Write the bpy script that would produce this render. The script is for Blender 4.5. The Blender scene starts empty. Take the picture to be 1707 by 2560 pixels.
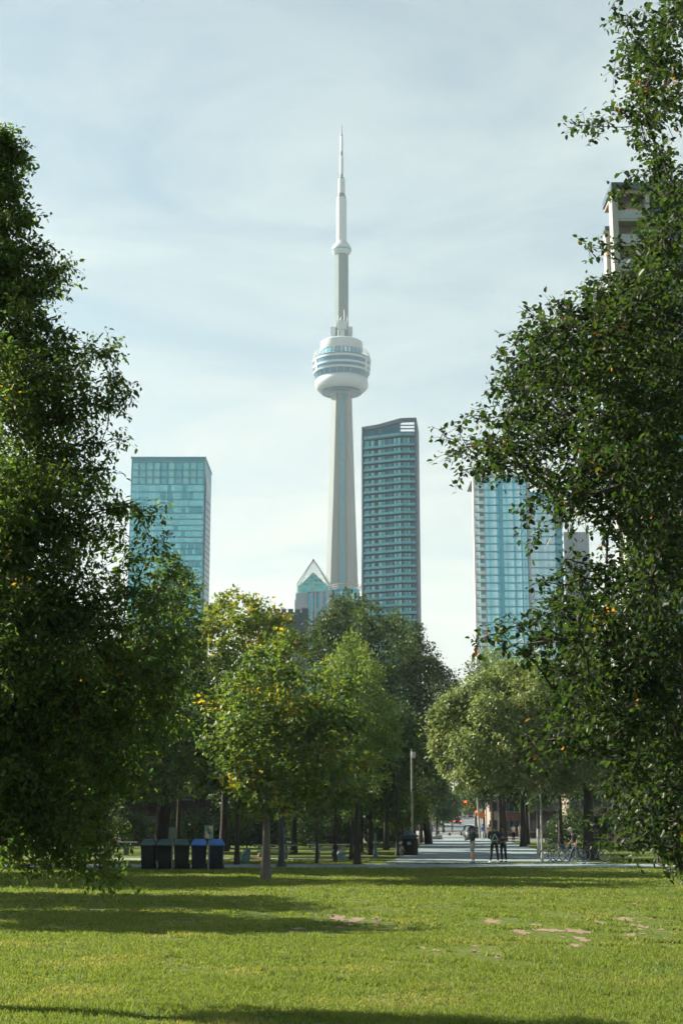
import bpy, bmesh, math, random
import numpy as np
from mathutils import Vector, Matrix, Quaternion

R = math.radians
SC = bpy.context.scene
COL = SC.collection

# ------------------------------------------------------------------ camera
F = 3555.6            # focal length in photo pixels (1707 x 2560)
CH = 2.06             # camera height
PITCH = math.atan(770 / F)
cam_d = bpy.data.cameras.new('camera')
cam = bpy.data.objects.new('camera', cam_d)
COL.objects.link(cam)
cam.location = (0, 0, CH)
cam.rotation_euler = (R(90) + PITCH, 0, 0)
cam_d.sensor_fit = 'VERTICAL'
cam_d.sensor_height = 36.0
cam_d.lens = F / 2560 * 36.0
cam_d.clip_start = 0.1
cam_d.clip_end = 9000
cam_d.dof.use_dof = True
cam_d.dof.focus_distance = 24
cam_d.dof.aperture_fstop = 3.6
SC.camera = cam

# ------------------------------------------------------------------ light
SUN_EL, SUN_AZ = 33.0, -68.0      # azimuth measured from the view direction (+Y), negative = left
world = bpy.data.worlds.new('World')
SC.world = world
world.use_nodes = True
wn, wl = world.node_tree.nodes, world.node_tree.links
wn.clear()
w_out = wn.new('ShaderNodeOutputWorld')
w_bg = wn.new('ShaderNodeBackground')
w_bg.inputs['Strength'].default_value = 0.05
sky = wn.new('ShaderNodeTexSky')
sky.sky_type = 'NISHITA'
sky.sun_disc = False
sky.sun_elevation = R(SUN_EL)
sky.sun_rotation = R(SUN_AZ)
sky.altitude = 100
sky.air_density = 1.0
sky.dust_density = 1.6
sky.ozone_density = 1.6
# thin cirrus: noise on the plane of a high cloud layer
tc = wn.new('ShaderNodeTexCoord')
sep = wn.new('ShaderNodeSeparateXYZ')
wl.new(tc.outputs['Generated'], sep.inputs[0])
zc = wn.new('ShaderNodeMath'); zc.operation = 'MAXIMUM'; zc.inputs[1].default_value = 0.03
wl.new(sep.outputs['Z'], zc.inputs[0])
za = wn.new('ShaderNodeMath'); za.operation = 'ADD'; za.inputs[1].default_value = 0.10
wl.new(zc.outputs[0], za.inputs[0])
dx = wn.new('ShaderNodeMath'); dx.operation = 'DIVIDE'
dy = wn.new('ShaderNodeMath'); dy.operation = 'DIVIDE'
wl.new(sep.outputs['X'], dx.inputs[0]); wl.new(za.outputs[0], dx.inputs[1])
wl.new(sep.outputs['Y'], dy.inputs[0]); wl.new(za.outputs[0], dy.inputs[1])
cmb = wn.new('ShaderNodeCombineXYZ')
wl.new(dx.outputs[0], cmb.inputs['X']); wl.new(dy.outputs[0], cmb.inputs['Y'])
mp = wn.new('ShaderNodeMapping')
mp.inputs['Rotation'].default_value = (0, 0, R(14))
mp.inputs['Scale'].default_value = (0.9, 1.3, 1)
mp.inputs['Location'].default_value = (3.1, 1.7, 0)
wl.new(cmb.outputs[0], mp.inputs['Vector'])
nz = wn.new('ShaderNodeTexNoise')
nz.inputs['Scale'].default_value = 1.9
nz.inputs['Detail'].default_value = 14
nz.inputs['Roughness'].default_value = 0.6
nz.inputs['Distortion'].default_value = 0.7
wl.new(mp.outputs[0], nz.inputs['Vector'])
cr = wn.new('ShaderNodeValToRGB')
cr.color_ramp.elements[0].position = 0.33; cr.color_ramp.elements[0].color = (0.20, 0.20, 0.20, 1)
cr.color_ramp.elements[1].position = 0.72; cr.color_ramp.elements[1].color = (0.84, 0.84, 0.84, 1)
wl.new(nz.outputs['Fac'], cr.inputs[0])
mixc = wn.new('ShaderNodeMixRGB')
ccol = wn.new('ShaderNodeValToRGB')          # cloud: warm and whitish low down, cooler above
ccol.color_ramp.elements[0].position = 0.06; ccol.color_ramp.elements[0].color = (6.1, 5.75, 5.15, 1)
ccol.color_ramp.elements[1].position = 0.40; ccol.color_ramp.elements[1].color = (5.6, 6.15, 5.85, 1)
wl.new(sep.outputs['Z'], ccol.inputs[0])
wl.new(ccol.outputs[0], mixc.inputs['Color2'])
zf = wn.new('ShaderNodeMapRange'); zf.inputs['From Min'].default_value = 0.45; zf.inputs['From Max'].default_value = 0.75
zf.inputs['To Min'].default_value = 1.0; zf.inputs['To Max'].default_value = 0.12      # clear overhead
wl.new(sep.outputs['Z'], zf.inputs['Value'])
lowc = wn.new('ShaderNodeMapRange'); lowc.inputs['From Min'].default_value = 0.0; lowc.inputs['From Max'].default_value = 0.36
lowc.inputs['To Min'].default_value = 0.52; lowc.inputs['To Max'].default_value = 0.0      # hazier towards the horizon
wl.new(sep.outputs['Z'], lowc.inputs['Value'])
cadd = wn.new('ShaderNodeMath'); cadd.operation = 'ADD'; cadd.use_clamp = True
wl.new(cr.outputs[0], cadd.inputs[0]); wl.new(lowc.outputs[0], cadd.inputs[1])
cf = wn.new('ShaderNodeMath'); cf.operation = 'MULTIPLY'
wl.new(cadd.outputs[0], cf.inputs[0]); wl.new(zf.outputs[0], cf.inputs[1])
wl.new(cf.outputs[0], mixc.inputs['Fac'])
tint = wn.new('ShaderNodeMixRGB'); tint.blend_type = 'MULTIPLY'; tint.inputs['Fac'].default_value = 1
tint.inputs['Color2'].default_value = (0.92, 1.05, 0.92, 1)
wl.new(sky.outputs[0], tint.inputs['Color1'])
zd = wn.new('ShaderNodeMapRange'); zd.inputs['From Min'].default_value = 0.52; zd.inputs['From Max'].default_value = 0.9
zd.inputs['To Min'].default_value = 1.0; zd.inputs['To Max'].default_value = 0.3      # sky above the frame dimmed to cut the fill light
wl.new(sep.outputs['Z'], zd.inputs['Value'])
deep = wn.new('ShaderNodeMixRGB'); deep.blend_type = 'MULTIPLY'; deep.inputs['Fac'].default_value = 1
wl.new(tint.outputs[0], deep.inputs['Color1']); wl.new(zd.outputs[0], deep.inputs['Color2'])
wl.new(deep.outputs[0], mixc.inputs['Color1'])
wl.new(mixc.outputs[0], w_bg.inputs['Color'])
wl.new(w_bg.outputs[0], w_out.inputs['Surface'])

sun_d = bpy.data.lights.new('sun', 'SUN')
sun_d.energy = 5.0
sun_d.angle = R(0.5)
sun_d.color = (1.0, 0.92, 0.76)
sun = bpy.data.objects.new('sun', sun_d)
COL.objects.link(sun)
s_dir = Vector((math.sin(R(SUN_AZ)) * math.cos(R(SUN_EL)), math.cos(R(SUN_AZ)) * math.cos(R(SUN_EL)), math.sin(R(SUN_EL))))
sun.rotation_euler = s_dir.to_track_quat('Z', 'Y').to_euler()
sun.location = (-60, 60, 80)

SC.view_settings.view_transform = 'Standard'
SC.view_settings.look = 'None'
SC.view_settings.exposure = 1.55
SC.view_settings.gamma = 1.0
cy = SC.cycles
cy.max_bounces = 6
cy.diffuse_bounces = 1
cy.glossy_bounces = 3
cy.transmission_bounces = 4
cy.transparent_max_bounces = 6
cy.volume_bounces = 0
cy.caustics_reflective = False
cy.caustics_refractive = False
cy.sample_clamp_indirect = 4
cy.use_adaptive_sampling = True
cy.adaptive_threshold = 0.02
cy.use_denoising = True

# ------------------------------------------------------------------ helpers
GPROF = [(-300, 0), (100, 0), (165, -0.15), (220, -0.6), (300, 0.3), (366, 1.29), (450, 2.9), (520, 4.0), (700, 5.0), (4200, 5.0)]
def gz(Y):
    return float(np.interp(Y, [a for a, b in GPROF], [b for a, b in GPROF]))
def ray(px, py):
    v = (1280 - py) / F
    return Vector(((px - 853.5) / F, math.cos(PITCH) - v * math.sin(PITCH), math.sin(PITCH) + v * math.cos(PITCH)))
def P(px, py, Y):
    d = ray(px, py)
    t = Y / d.y
    return Vector((d.x * t, Y, CH + d.z * t))
def G(px, py):                       # where a pixel meets the flat ground near the camera
    d = ray(px, py)
    t = -CH / d.z
    return Vector((d.x * t, d.y * t, 0))
def XG(px, Y):                       # ground point under a pixel column at depth Y
    z = gz(Y)
    # depth along the ray is set by Y, x depends weakly on elevation
    e = math.atan2(z - CH, Y)
    zc_ = Y * math.cos(PITCH) + (z - CH) * math.sin(PITCH)
    return Vector(((px - 853.5) / F * zc_, Y, z))
def ppm(Y):                          # photo pixels per metre at depth Y (horizontal)
    return F / (Y * math.cos(PITCH))

def tag(o, label=None, cat=None, group=None, kind=None):
    if label: o['label'] = label
    if cat: o['category'] = cat
    if group: o['group'] = group
    if kind: o['kind'] = kind
    return o
def empty(name, loc=(0, 0, 0), label=None, cat=None, group=None, rz=0):
    o = bpy.data.objects.new(name, None)
    COL.objects.link(o)
    o.location = loc
    o.rotation_euler = (0, 0, rz)
    o.empty_display_size = 0.3
    return tag(o, label, cat, group)
def copy_tree(o, parent=None):
    c = o.copy()
    COL.objects.link(c)
    if parent is not None:
        c.parent = parent
    for ch in list(o.children):
        copy_tree(ch, c)
    return c
def place(o, loc, rz=0, label=None, group=None):
    o.location = loc
    o.rotation_euler = (0, 0, rz)
    tag(o, label, None, group)
    return o

def world_loc(o):
    v = Vector((0, 0, 0))
    while o is not None:
        v += o.location
        o = o.parent
    return v

class MB:
    def __init__(s):
        s.v = []; s.f = []; s.m = []; s.mi = 0
    def add(s, vs, fs):
        n = len(s.v)
        s.v.extend([tuple(a) for a in vs])
        for f in fs:
            s.f.append(tuple(i + n for i in f)); s.m.append(s.mi)
        return s
    def quad(s, a, b, c, d):
        return s.add([a, b, c, d], [(0, 1, 2, 3)])
    def box(s, c, d, rz=0, taper=1.0):
        cx, cy_, cz = c; a, b, h = d[0] / 2, d[1] / 2, d[2] / 2
        co, si = math.cos(rz), math.sin(rz)
        vs = []
        for z, k in ((-h, 1.0), (h, taper)):
            for x, y in ((-a, -b), (a, -b), (a, b), (-a, b)):
                x *= k; y *= k
                vs.append((cx + x * co - y * si, cy_ + x * si + y * co, cz + z))
        return s.add(vs, [(3, 2, 1, 0), (4, 5, 6, 7), (0, 1, 5, 4), (1, 2, 6, 5), (2, 3, 7, 6), (3, 0, 4, 7)])
    def obox(s, a, b, wv, hv):           # beam from a to b with half-extent vectors wv, hv
        a, b, wv, hv = Vector(a), Vector(b), Vector(wv), Vector(hv)
        vs = [a - wv - hv, a + wv - hv, a + wv + hv, a - wv + hv, b - wv - hv, b + wv - hv, b + wv + hv, b - wv + hv]
        return s.add(vs, [(0, 1, 2, 3), (7, 6, 5, 4), (0, 4, 5, 1), (1, 5, 6, 2), (2, 6, 7, 3), (3, 7, 4, 0)])
    def prism(s, pts, z0, z1):
        n = len(pts)
        zt = z1 if hasattr(z1, '__len__') else [z1] * n
        vs = [(p[0], p[1], z0) for p in pts] + [(p[0], p[1], zt[i]) for i, p in enumerate(pts)]
        fs = [tuple(range(n - 1, -1, -1)), tuple(range(n, 2 * n))]
        fs += [(i, (i + 1) % n, n + (i + 1) % n, n + i) for i in range(n)]
        return s.add(vs, fs)
    def loft(s, rings, cap=True):
        n = len(rings[0]); vs = []; fs = []
        for r in rings: vs.extend(r)
        for k in range(len(rings) - 1):
            for i in range(n):
                j = (i + 1) % n
                fs.append((k * n + i, k * n + j, (k + 1) * n + j, (k + 1) * n + i))
        if cap:
            fs.append(tuple(range(n - 1, -1, -1)))
            fs.append(tuple((len(rings) - 1) * n + i for i in range(n)))
        return s.add(vs, fs)
    def lathe(s, prof, c, n=32, cap=True):
        rings = []
        for r, z in prof:
            rings.append([(c[0] + r * math.cos(2 * math.pi * i / n), c[1] + r * math.sin(2 * math.pi * i / n), c[2] + z) for i in range(n)])
        return s.loft(rings, cap)
    def tube(s, pts, rads, n=6, cap=True):
        pts = [Vector(p) for p in pts]
        if not hasattr(rads, '__len__'): rads = [rads] * len(pts)
        rings = []
        for i, p in enumerate(pts):
            d = (pts[min(i + 1, len(pts) - 1)] - pts[max(i - 1, 0)])
            if d.length < 1e-9: d = Vector((0, 0, 1))
            d.normalize()
            u = d.cross(Vector((0, 0, 1)) if abs(d.z) < 0.95 else Vector((1, 0, 0))).normalized()
            w = u.cross(d).normalized()
            rings.append([p + (u * math.cos(2 * math.pi * k / n) - w * math.sin(2 * math.pi * k / n)) * rads[i] for k in range(n)])
        return s.loft(rings, cap)
    def ball(s, c, r, nu=10, nv=7):
        if not hasattr(r, '__len__'): r = (r, r, r)
        vs = [(c[0], c[1], c[2] - r[2])]
        for j in range(1, nv):
            t = -math.pi / 2 + math.pi * j / nv
            for i in range(nu):
                a = 2 * math.pi * i / nu
                vs.append((c[0] + r[0] * math.cos(t) * math.cos(a), c[1] + r[1] * math.cos(t) * math.sin(a), c[2] + r[2] * math.sin(t)))
        vs.append((c[0], c[1], c[2] + r[2]))
        fs = [(0, 1 + (i + 1) % nu, 1 + i) for i in range(nu)]
        for j in range(nv - 2):
            for i in range(nu):
                a = 1 + j * nu + i; b = 1 + j * nu + (i + 1) % nu
                fs.append((a, b, b + nu, a + nu))
        t = len(vs) - 1; o = 1 + (nv - 2) * nu
        fs += [(o + i, o + (i + 1) % nu, t) for i in range(nu)]
        return s.add(vs, fs)
    def torus(s, c, R_, r, axis='z', nu=24, nv=8, a0=0, a1=2 * math.pi):
        full = abs(a1 - a0 - 2 * math.pi) < 1e-6
        vs = []; fs = []
        N = nu if full else nu + 1
        for i in range(N):
            a = a0 + (a1 - a0) * i / nu
            for j in range(nv):
                b = 2 * math.pi * j / nv
                x, y, z = (R_ + r * math.cos(b)) * math.cos(a), (R_ + r * math.cos(b)) * math.sin(a), r * math.sin(b)
                if axis == 'y': x, y, z = x, -z, y
                if axis == 'x': x, y, z = z, x, y
                vs.append((c[0] + x, c[1] + y, c[2] + z))
        for i in range(nu):
            i2 = (i + 1) % N
            for j in range(nv):
                j2 = (j + 1) % nv
                fs.append((i * nv + j, i2 * nv + j, i2 * nv + j2, i * nv + j2))
        return s.add(vs, fs)
    def build(s, name, mats, parent=None, smooth=False, label=None, bevel=0):
        off = world_loc(parent) if parent is not None else Vector((0, 0, 0))
        me = bpy.data.meshes.new(name)
        me.from_pydata([(v[0] - off.x, v[1] - off.y, v[2] - off.z) for v in s.v], [], s.f)
        if not isinstance(mats, (list, tuple)): mats = [mats]
        for m in mats: me.materials.append(m)
        if len(mats) > 1: me.polygons.foreach_set('material_index', s.m)
        if smooth: me.polygons.foreach_set('use_smooth', [True] * len(me.polygons))
        me.update()
        o = bpy.data.objects.new(name, me)
        COL.objects.link(o)
        if parent is not None: o.parent = parent
        if label: o['label'] = label
        if smooth:
            try: me.set_sharp_from_angle(angle=R(40))
            except Exception: pass
        if bevel:
            b = o.modifiers.new('bevel', 'BEVEL'); b.width = bevel; b.segments = 2; b.limit_method = 'ANGLE'
        return o

# ------------------------------------------------------------------ materials
MATS = {}
def mat(name, col, rough=0.7, metal=0.0, var=0.18, scale=3.0, bump=0.0, bscale=40.0, emit=None, spec=0.4, alpha=None, trans=0.0, streak=None):
    if name in MATS: return MATS[name]
    m = bpy.data.materials.new(name); m.use_nodes = True
    n, l = m.node_tree.nodes, m.node_tree.links
    b = n['Principled BSDF']
    b.inputs['Roughness'].default_value = rough
    b.inputs['Metallic'].default_value = metal
    b.inputs['Specular IOR Level'].default_value = spec
    tcn = n.new('ShaderNodeTexCoord')
    src = tcn.outputs['Object']
    if streak:
        mpn = n.new('ShaderNodeMapping'); mpn.inputs['Scale'].default_value = streak
        l.new(src, mpn.inputs['Vector']); src = mpn.outputs[0]
    nn = n.new('ShaderNodeTexNoise'); nn.inputs['Scale'].default_value = scale; nn.inputs['Detail'].default_value = 5
    nn.inputs['Roughness'].default_value = 0.65
    l.new(src, nn.inputs['Vector'])
    rp = n.new('ShaderNodeValToRGB')
    rp.color_ramp.elements[0].position = 0.28; rp.color_ramp.elements[1].position = 0.72
    rp.color_ramp.elements[0].color = tuple(max(0, c * (1 - var)) for c in col) + (1,)
    rp.color_ramp.elements[1].color = tuple(min(1, c * (1 + var)) for c in col) + (1,)
    l.new(nn.outputs['Fac'], rp.inputs[0])
    l.new(rp.outputs[0], b.inputs['Base Color'])
    if bump:
        n2 = n.new('ShaderNodeTexNoise'); n2.inputs['Scale'].default_value = bscale; n2.inputs['Detail'].default_value = 6
        l.new(src, n2.inputs['Vector'])
        bp = n.new('ShaderNodeBump'); bp.inputs['Strength'].default_value = bump
        l.new(n2.outputs['Fac'], bp.inputs['Height']); l.new(bp.outputs[0], b.inputs['Normal'])
    if emit:
        b.inputs['Emission Color'].default_value = tuple(emit[0]) + (1,)
        b.inputs['Emission Strength'].default_value = emit[1]
    if trans: b.inputs['Transmission Weight'].default_value = trans
    if alpha is not None: b.inputs['Alpha'].default_value = alpha
    MATS[name] = m
    return m

def island_mat(name, cols, rough=0.2, metal=0.0, spec=0.5, constant=True, noise=0.0):
    """colour picked at random for each separate pane"""
    if name in MATS: return MATS[name]
    m = bpy.data.materials.new(name); m.use_nodes = True
    n, l = m.node_tree.nodes, m.node_tree.links
    b = n['Principled BSDF']
    b.inputs['Roughness'].default_value = rough; b.inputs['Metallic'].default_value = metal
    b.inputs['Specular IOR Level'].default_value = spec
    g = n.new('ShaderNodeNewGeometry')
    rp = n.new('ShaderNodeValToRGB')
    rp.color_ramp.interpolation = 'CONSTANT' if constant else 'LINEAR'
    e = rp.color_ramp.elements
    while len(e) < len(cols): e.new(0.5)
    for i, (p_, c) in enumerate(cols):
        e[i].position = p_; e[i].color = tuple(c) + (1,)
    l.new(g.outputs['Random Per Island'], rp.inputs[0])
    out = rp.outputs[0]
    if noise:
        tcn = n.new('ShaderNodeTexCoord')
        nn = n.new('ShaderNodeTexNoise'); nn.inputs['Scale'].default_value = 0.35; nn.inputs['Detail'].default_value = 4
        l.new(tcn.outputs['Object'], nn.inputs['Vector'])
        mr = n.new('ShaderNodeMapRange'); mr.inputs['To Min'].default_value = 1 - noise; mr.inputs['To Max'].default_value = 1 + noise
        mr.inputs['From Min'].default_value = 0.3; mr.inputs['From Max'].default_value = 0.7
        l.new(nn.outputs['Fac'], mr.inputs['Value'])
        mx = n.new('ShaderNodeMixRGB'); mx.blend_type = 'MULTIPLY'; mx.inputs['Fac'].default_value = 1
        l.new(out, mx.inputs['Color1']); l.new(mr.outputs[0], mx.inputs['Color2']); out = mx.outputs[0]
    l.new(out, b.inputs['Base Color'])
    MATS[name] = m
    return m

def leaf_mat(name, cols, warm=(0.30, 0.17, 0.015), warm_amt=0.15, transl=0.38, tcol=None, rough=0.5, wscale=0.5):
    """leaf: every leaf its own green, patches of the crown turned to autumn colour; light shines through"""
    if name in MATS: return MATS[name]
    m = bpy.data.materials.new(name); m.use_nodes = True
    n, l = m.node_tree.nodes, m.node_tree.links
    b = n['Principled BSDF']; out = n['Material Output']
    b.inputs['Roughness'].default_value = rough
    b.inputs['Specular IOR Level'].default_value = 0.22
    g = n.new('ShaderNodeNewGeometry')
    rp = n.new('ShaderNodeValToRGB'); e = rp.color_ramp.elements
    while len(e) < len(cols): e.new(0.5)
    for i, c in enumerate(cols):
        e[i].position = i / (len(cols) - 1); e[i].color = tuple(c) + (1,)
    l.new(g.outputs['Random Per Island'], rp.inputs[0])
    tcn = n.new('ShaderNodeTexCoord')
    nn = n.new('ShaderNodeTexNoise'); nn.inputs['Scale'].default_value = wscale; nn.inputs['Detail'].default_value = 3
    l.new(tcn.outputs['Object'], nn.inputs['Vector'])
    # warm where the patch noise and the leaf's own number together pass a limit
    ad = n.new('ShaderNodeMath'); ad.operation = 'MULTIPLY_ADD'; ad.inputs[1].default_value = 0.35
    wr = n.new('ShaderNodeMath'); wr.operation = 'FRACT'
    mu = n.new('ShaderNodeMath'); mu.operation = 'MULTIPLY'; mu.inputs[1].default_value = 17.31
    l.new(g.outputs['Random Per Island'], mu.inputs[0]); l.new(mu.outputs[0], wr.inputs[0])
    l.new(wr.outputs[0], ad.inputs[0]); l.new(nn.outputs['Fac'], ad.inputs[2])
    rw = n.new('ShaderNodeValToRGB')
    lim = 0.975 - 0.9 * warm_amt
    rw.color_ramp.elements[0].position = max(0.01, lim - 0.05); rw.color_ramp.elements[0].color = (0, 0, 0, 1)
    rw.color_ramp.elements[1].position = min(0.99, lim + 0.06); rw.color_ramp.elements[1].color = (1, 1, 1, 1)
    l.new(ad.outputs[0], rw.inputs[0])
    mx = n.new('ShaderNodeMixRGB'); mx.inputs['Color2'].default_value = tuple(warm) + (1,)
    l.new(rw.outputs[0], mx.inputs['Fac']); l.new(rp.outputs[0], mx.inputs['Color1'])
    l.new(mx.outputs[0], b.inputs['Base Color'])
    t = n.new('ShaderNodeBsdfTranslucent')
    mt = n.new('ShaderNodeMixRGB'); mt.blend_type = 'MULTIPLY'; mt.inputs['Fac'].default_value = 1
    mt.inputs['Color2'].default_value = tuple(tcol or (2.6, 2.3, 0.9)) + (1,)
    l.new(mx.outputs[0], mt.inputs['Color1']); l.new(mt.outputs[0], t.inputs['Color'])
    ms = n.new('ShaderNodeMixShader'); ms.inputs[0].default_value = transl
    l.new(b.outputs[0], ms.inputs[1]); l.new(t.outputs[0], ms.inputs[2])
    l.new(ms.outputs[0], out.inputs['Surface'])
    MATS[name] = m
    return m

M_concrete = mat('tower_concrete', (0.225, 0.255, 0.26), 0.85, var=0.16, scale=0.12, streak=(1, 1, 0.12))
M_conc_dark = mat('tower_concrete_grey', (0.14, 0.195, 0.21), 0.85, var=0.18, scale=0.15, streak=(1, 1, 0.15))
M_white = mat('white_metal', (0.44, 0.51, 0.54), 0.5, var=0.06, scale=0.3)
M_offwhite = mat('cream_concrete', (0.33, 0.34, 0.33), 0.8, var=0.10, scale=0.5)
M_darkblue = mat('dark_blue_metal', (0.03, 0.09, 0.15), 0.5, var=0.2)
M_grey = mat('grey_metal', (0.28, 0.31, 0.33), 0.5, metal=0.3, var=0.12)
M_frame = mat('slate_cladding', (0.06, 0.10, 0.15), 0.6, var=0.12, scale=0.3, spec=0.2)
M_bark = mat('bark_brown', (0.030, 0.025, 0.020), 0.9, var=0.35, scale=5, bump=0.5, bscale=25, streak=(1, 1, 0.25))
M_bark_grey = mat('bark_grey', (0.11, 0.105, 0.09), 0.9, var=0.35, scale=6, bump=0.5, bscale=25, streak=(1, 1, 0.25))
M_black = mat('black_plastic', (0.006, 0.008, 0.010), 0.6, var=0.2)
M_asphalt = mat('asphalt', (0.10, 0.125, 0.14), 0.9, var=0.18, scale=1.2, bump=0.2, bscale=60)
M_paving = mat('paving', (0.20, 0.255, 0.285), 0.85, var=0.25, scale=0.9, bump=0.2, bscale=40)
M_kerb = mat('kerb_concrete', (0.24, 0.25, 0.25), 0.85, var=0.12, scale=3)
M_sunstripe = mat('sun_stripe_pale', (0.5, 0.5, 0.48), 0.7, var=0.1)  # pale colour standing for sunlit bands on the asphalt
M_soil = mat('bare_soil', (0.21, 0.15, 0.095), 0.95, var=0.35, scale=4, bump=0.4, bscale=50)
M_mulch = mat('mulch', (0.22, 0.085, 0.04), 0.95, var=0.4, scale=20, bump=0.6, bscale=60)

# ------------------------------------------------------------------ setting: ground, lawn, path, street
def sc_x(Y):                         # centre line of the avenue that leaves the park
    return 9.0 + 0.0705 * (Y - 95)
def strip(name, rows, mats, dz, label=None, kind='structure', thick=None):
    """sheet between left and right edges given as (Y, xl, xr), following the ground"""
    ys = sorted(set([r[0] for r in rows] + [a for a, b in GPROF if rows[0][0] < a < rows[-1][0]]))
    mb = MB()
    A = [r[0] for r in rows]
    pts = []
    for Y in ys:
        xl = float(np.interp(Y, A, [r[1] for r in rows])); xr = float(np.interp(Y, A, [r[2] for r in rows]))
        pts.append((Y, xl, xr))
    for (y0, a0, b0), (y1, a1, b1) in zip(pts[:-1], pts[1:]):
        mb.quad((a0, y0, gz(y0) + dz), (b0, y0, gz(y0) + dz), (b1, y1, gz(y1) + dz), (a1, y1, gz(y1) + dz))
        if thick:
            mb.quad((a0, y0, gz(y0) + dz - thick), (a0, y0, gz(y0) + dz), (a1, y1, gz(y1) + dz), (a1, y1, gz(y1) + dz - thick))
            mb.quad((b0, y0, gz(y0) + dz), (b0, y0, gz(y0) + dz - thick), (b1, y1, gz(y1) + dz - thick), (b1, y1, gz(y1) + dz))
    if thick:
        y0, a0, b0 = pts[0]
        mb.quad((a0, y0, gz(y0) + dz - thick), (b0, y0, gz(y0) + dz - thick), (b0, y0, gz(y0) + dz), (a0, y0, gz(y0) + dz))
    o = mb.build(name, mats)
    return tag(o, kind=kind)

# grass ground material
def ground_mat():
    m = bpy.data.materials.new('grass_ground'); m.use_nodes = True
    n, l = m.node_tree.nodes, m.node_tree.links
    b = n['Principled BSDF']; b.inputs['Roughness'].default_value = 0.95; b.inputs['Specular IOR Level'].default_value = 0.1
    tcn = n.new('ShaderNodeTexCoord')
    n1 = n.new('ShaderNodeTexNoise'); n1.inputs['Scale'].default_value = 0.35; n1.inputs['Detail'].default_value = 6
    n2 = n.new('ShaderNodeTexNoise'); n2.inputs['Scale'].default_value = 7.0; n2.inputs['Detail'].default_value = 8; n2.inputs['Roughness'].default_value = 0.7
    l.new(tcn.outputs['Object'], n1.inputs['Vector']); l.new(tcn.outputs['Object'], n2.inputs['Vector'])
    r1 = n.new('ShaderNodeValToRGB')
    e = r1.color_ramp.elements
    e[0].position = 0.30; e[0].color = (0.06, 0.105, 0.02, 1)
    e[1].position = 0.68; e[1].color = (0.13, 0.165, 0.045, 1)
    l.new(n1.outputs['Fac'], r1.inputs[0])
    r2 = n.new('ShaderNodeValToRGB')
    e = r2.color_ramp.elements
    e[0].position = 0.36; e[0].color = (0.55, 0.6, 0.5, 1)
    e[1].position = 0.62; e[1].color = (1.25, 1.15, 1.1, 1)
    l.new(n2.outputs['Fac'], r2.inputs[0])
    mx = n.new('ShaderNodeMixRGB'); mx.blend_type = 'MULTIPLY'; mx.inputs['Fac'].default_value = 1
    l.new(r1.outputs[0], mx.inputs['Color1']); l.new(r2.outputs[0], mx.inputs['Color2'])
    l.new(mx.outputs[0], b.inputs['Base Color'])
    bp = n.new('ShaderNodeBump'); bp.inputs['Strength'].default_value = 0.6; bp.inputs['Distance'].default_value = 0.05
    l.new(n2.outputs['Fac'], bp.inputs['Height']); l.new(bp.outputs[0], b.inputs['Normal'])
    return m
M_ground = ground_mat()
strip('ground', [(-300, -2500, 2500), (150, -2500, 2500)], M_ground, 0.0)
strip('city_ground', [(150, -2500, 2500), (4200, -2500, 2500)], mat('city_ground', (0.12, 0.125, 0.125), 0.9, var=0.3, scale=0.02), 0.0)

# path along the lawn's far edge and the broad walkway that leads to the avenue
PATH_N, PATH_F = G(853, 2171).y, G(853, 2158.5).y        # near and far edge of the cross path
strip('cross_path', [(PATH_N, -45, 40), (PATH_F, -45, 40)], M_paving, 0.012, thick=0.03)
rows = []
rows.append((PATH_F - 0.3, sc_x(PATH_F) - 5.6, sc_x(PATH_F) + 6.0))
rows.append((76, sc_x(76) - 5.0, sc_x(76) + 4.6))
rows.append((95, sc_x(95) - 4.4, sc_x(95) + 4.3))
rows.append((150, sc_x(150) - 4.4, sc_x(150) + 4.3))
rows.append((196, sc_x(196) - 4.4, sc_x(196) + 4.3))
strip('walkway', rows, M_paving, 0.016)
strip('street', [(196, sc_x(196) - 4.6, sc_x(196) + 6.0), (800, sc_x(800) - 4.6, sc_x(800) + 6.0)], M_asphalt, 0.016)
strip('sidewalk', [(198, sc_x(198) + 6.0, sc_x(198) + 9.5), (800, sc_x(800) + 6.0, sc_x(800) + 9.5)], M_kerb, 0.13, thick=0.13)
strip('sidewalk', [(198, sc_x(198) - 8.0, sc_x(198) - 4.6), (800, sc_x(800) - 8.0, sc_x(800) - 4.6)], M_kerb, 0.13, thick=0.13)
for yy in (232, 262, 345):
    strip('sun_stripe', [(yy, sc_x(yy) - 4.4, sc_x(yy) + 5.8), (yy + 3.0, sc_x(yy + 3) - 4.4, sc_x(yy + 3) + 5.8)], M_sunstripe, 0.022)  # stripes of sun across the street, put in as pale strips
strip('table_pad', [(76.5, -12.5, 1.5), (80.5, -12.5, 1.5)], M_kerb, 0.010)

# bare patches worn in the lawn
rng = np.random.default_rng(5)
PATCH = []
def soil_patch(px, py, wpx, hpx, seed):
    c = G(px, py)
    w = wpx / ppm(c.y) / 2; d = abs(G(px, py - hpx * .8).y - G(px, py + hpx * .8).y) / 2
    r = np.random.default_rng(seed)
    n = 34; a = np.linspace(0, 2 * np.pi, n, endpoint=False)
    k = 0.72 + 0.2 * np.sin(2 * a + r.uniform(0, 6)) + 0.16 * np.sin(5 * a + r.uniform(0, 6)) + 0.1 * np.sin(9 * a + r.uniform(0, 6)) + r.uniform(-0.1, 0.1, n)
    pts = [(c.x + w * k[i] * math.cos(a[i]), c.y + d * k[i] * math.sin(a[i]), 0.006) for i in range(n)]
    mb = MB(); mb.add(pts, [tuple(range(n))])
    tag(mb.build('soil_patch', M_soil), kind='structure')
    PATCH.append((c.x, c.y - 0.05, w * 0.72, d * 0.72))
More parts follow.
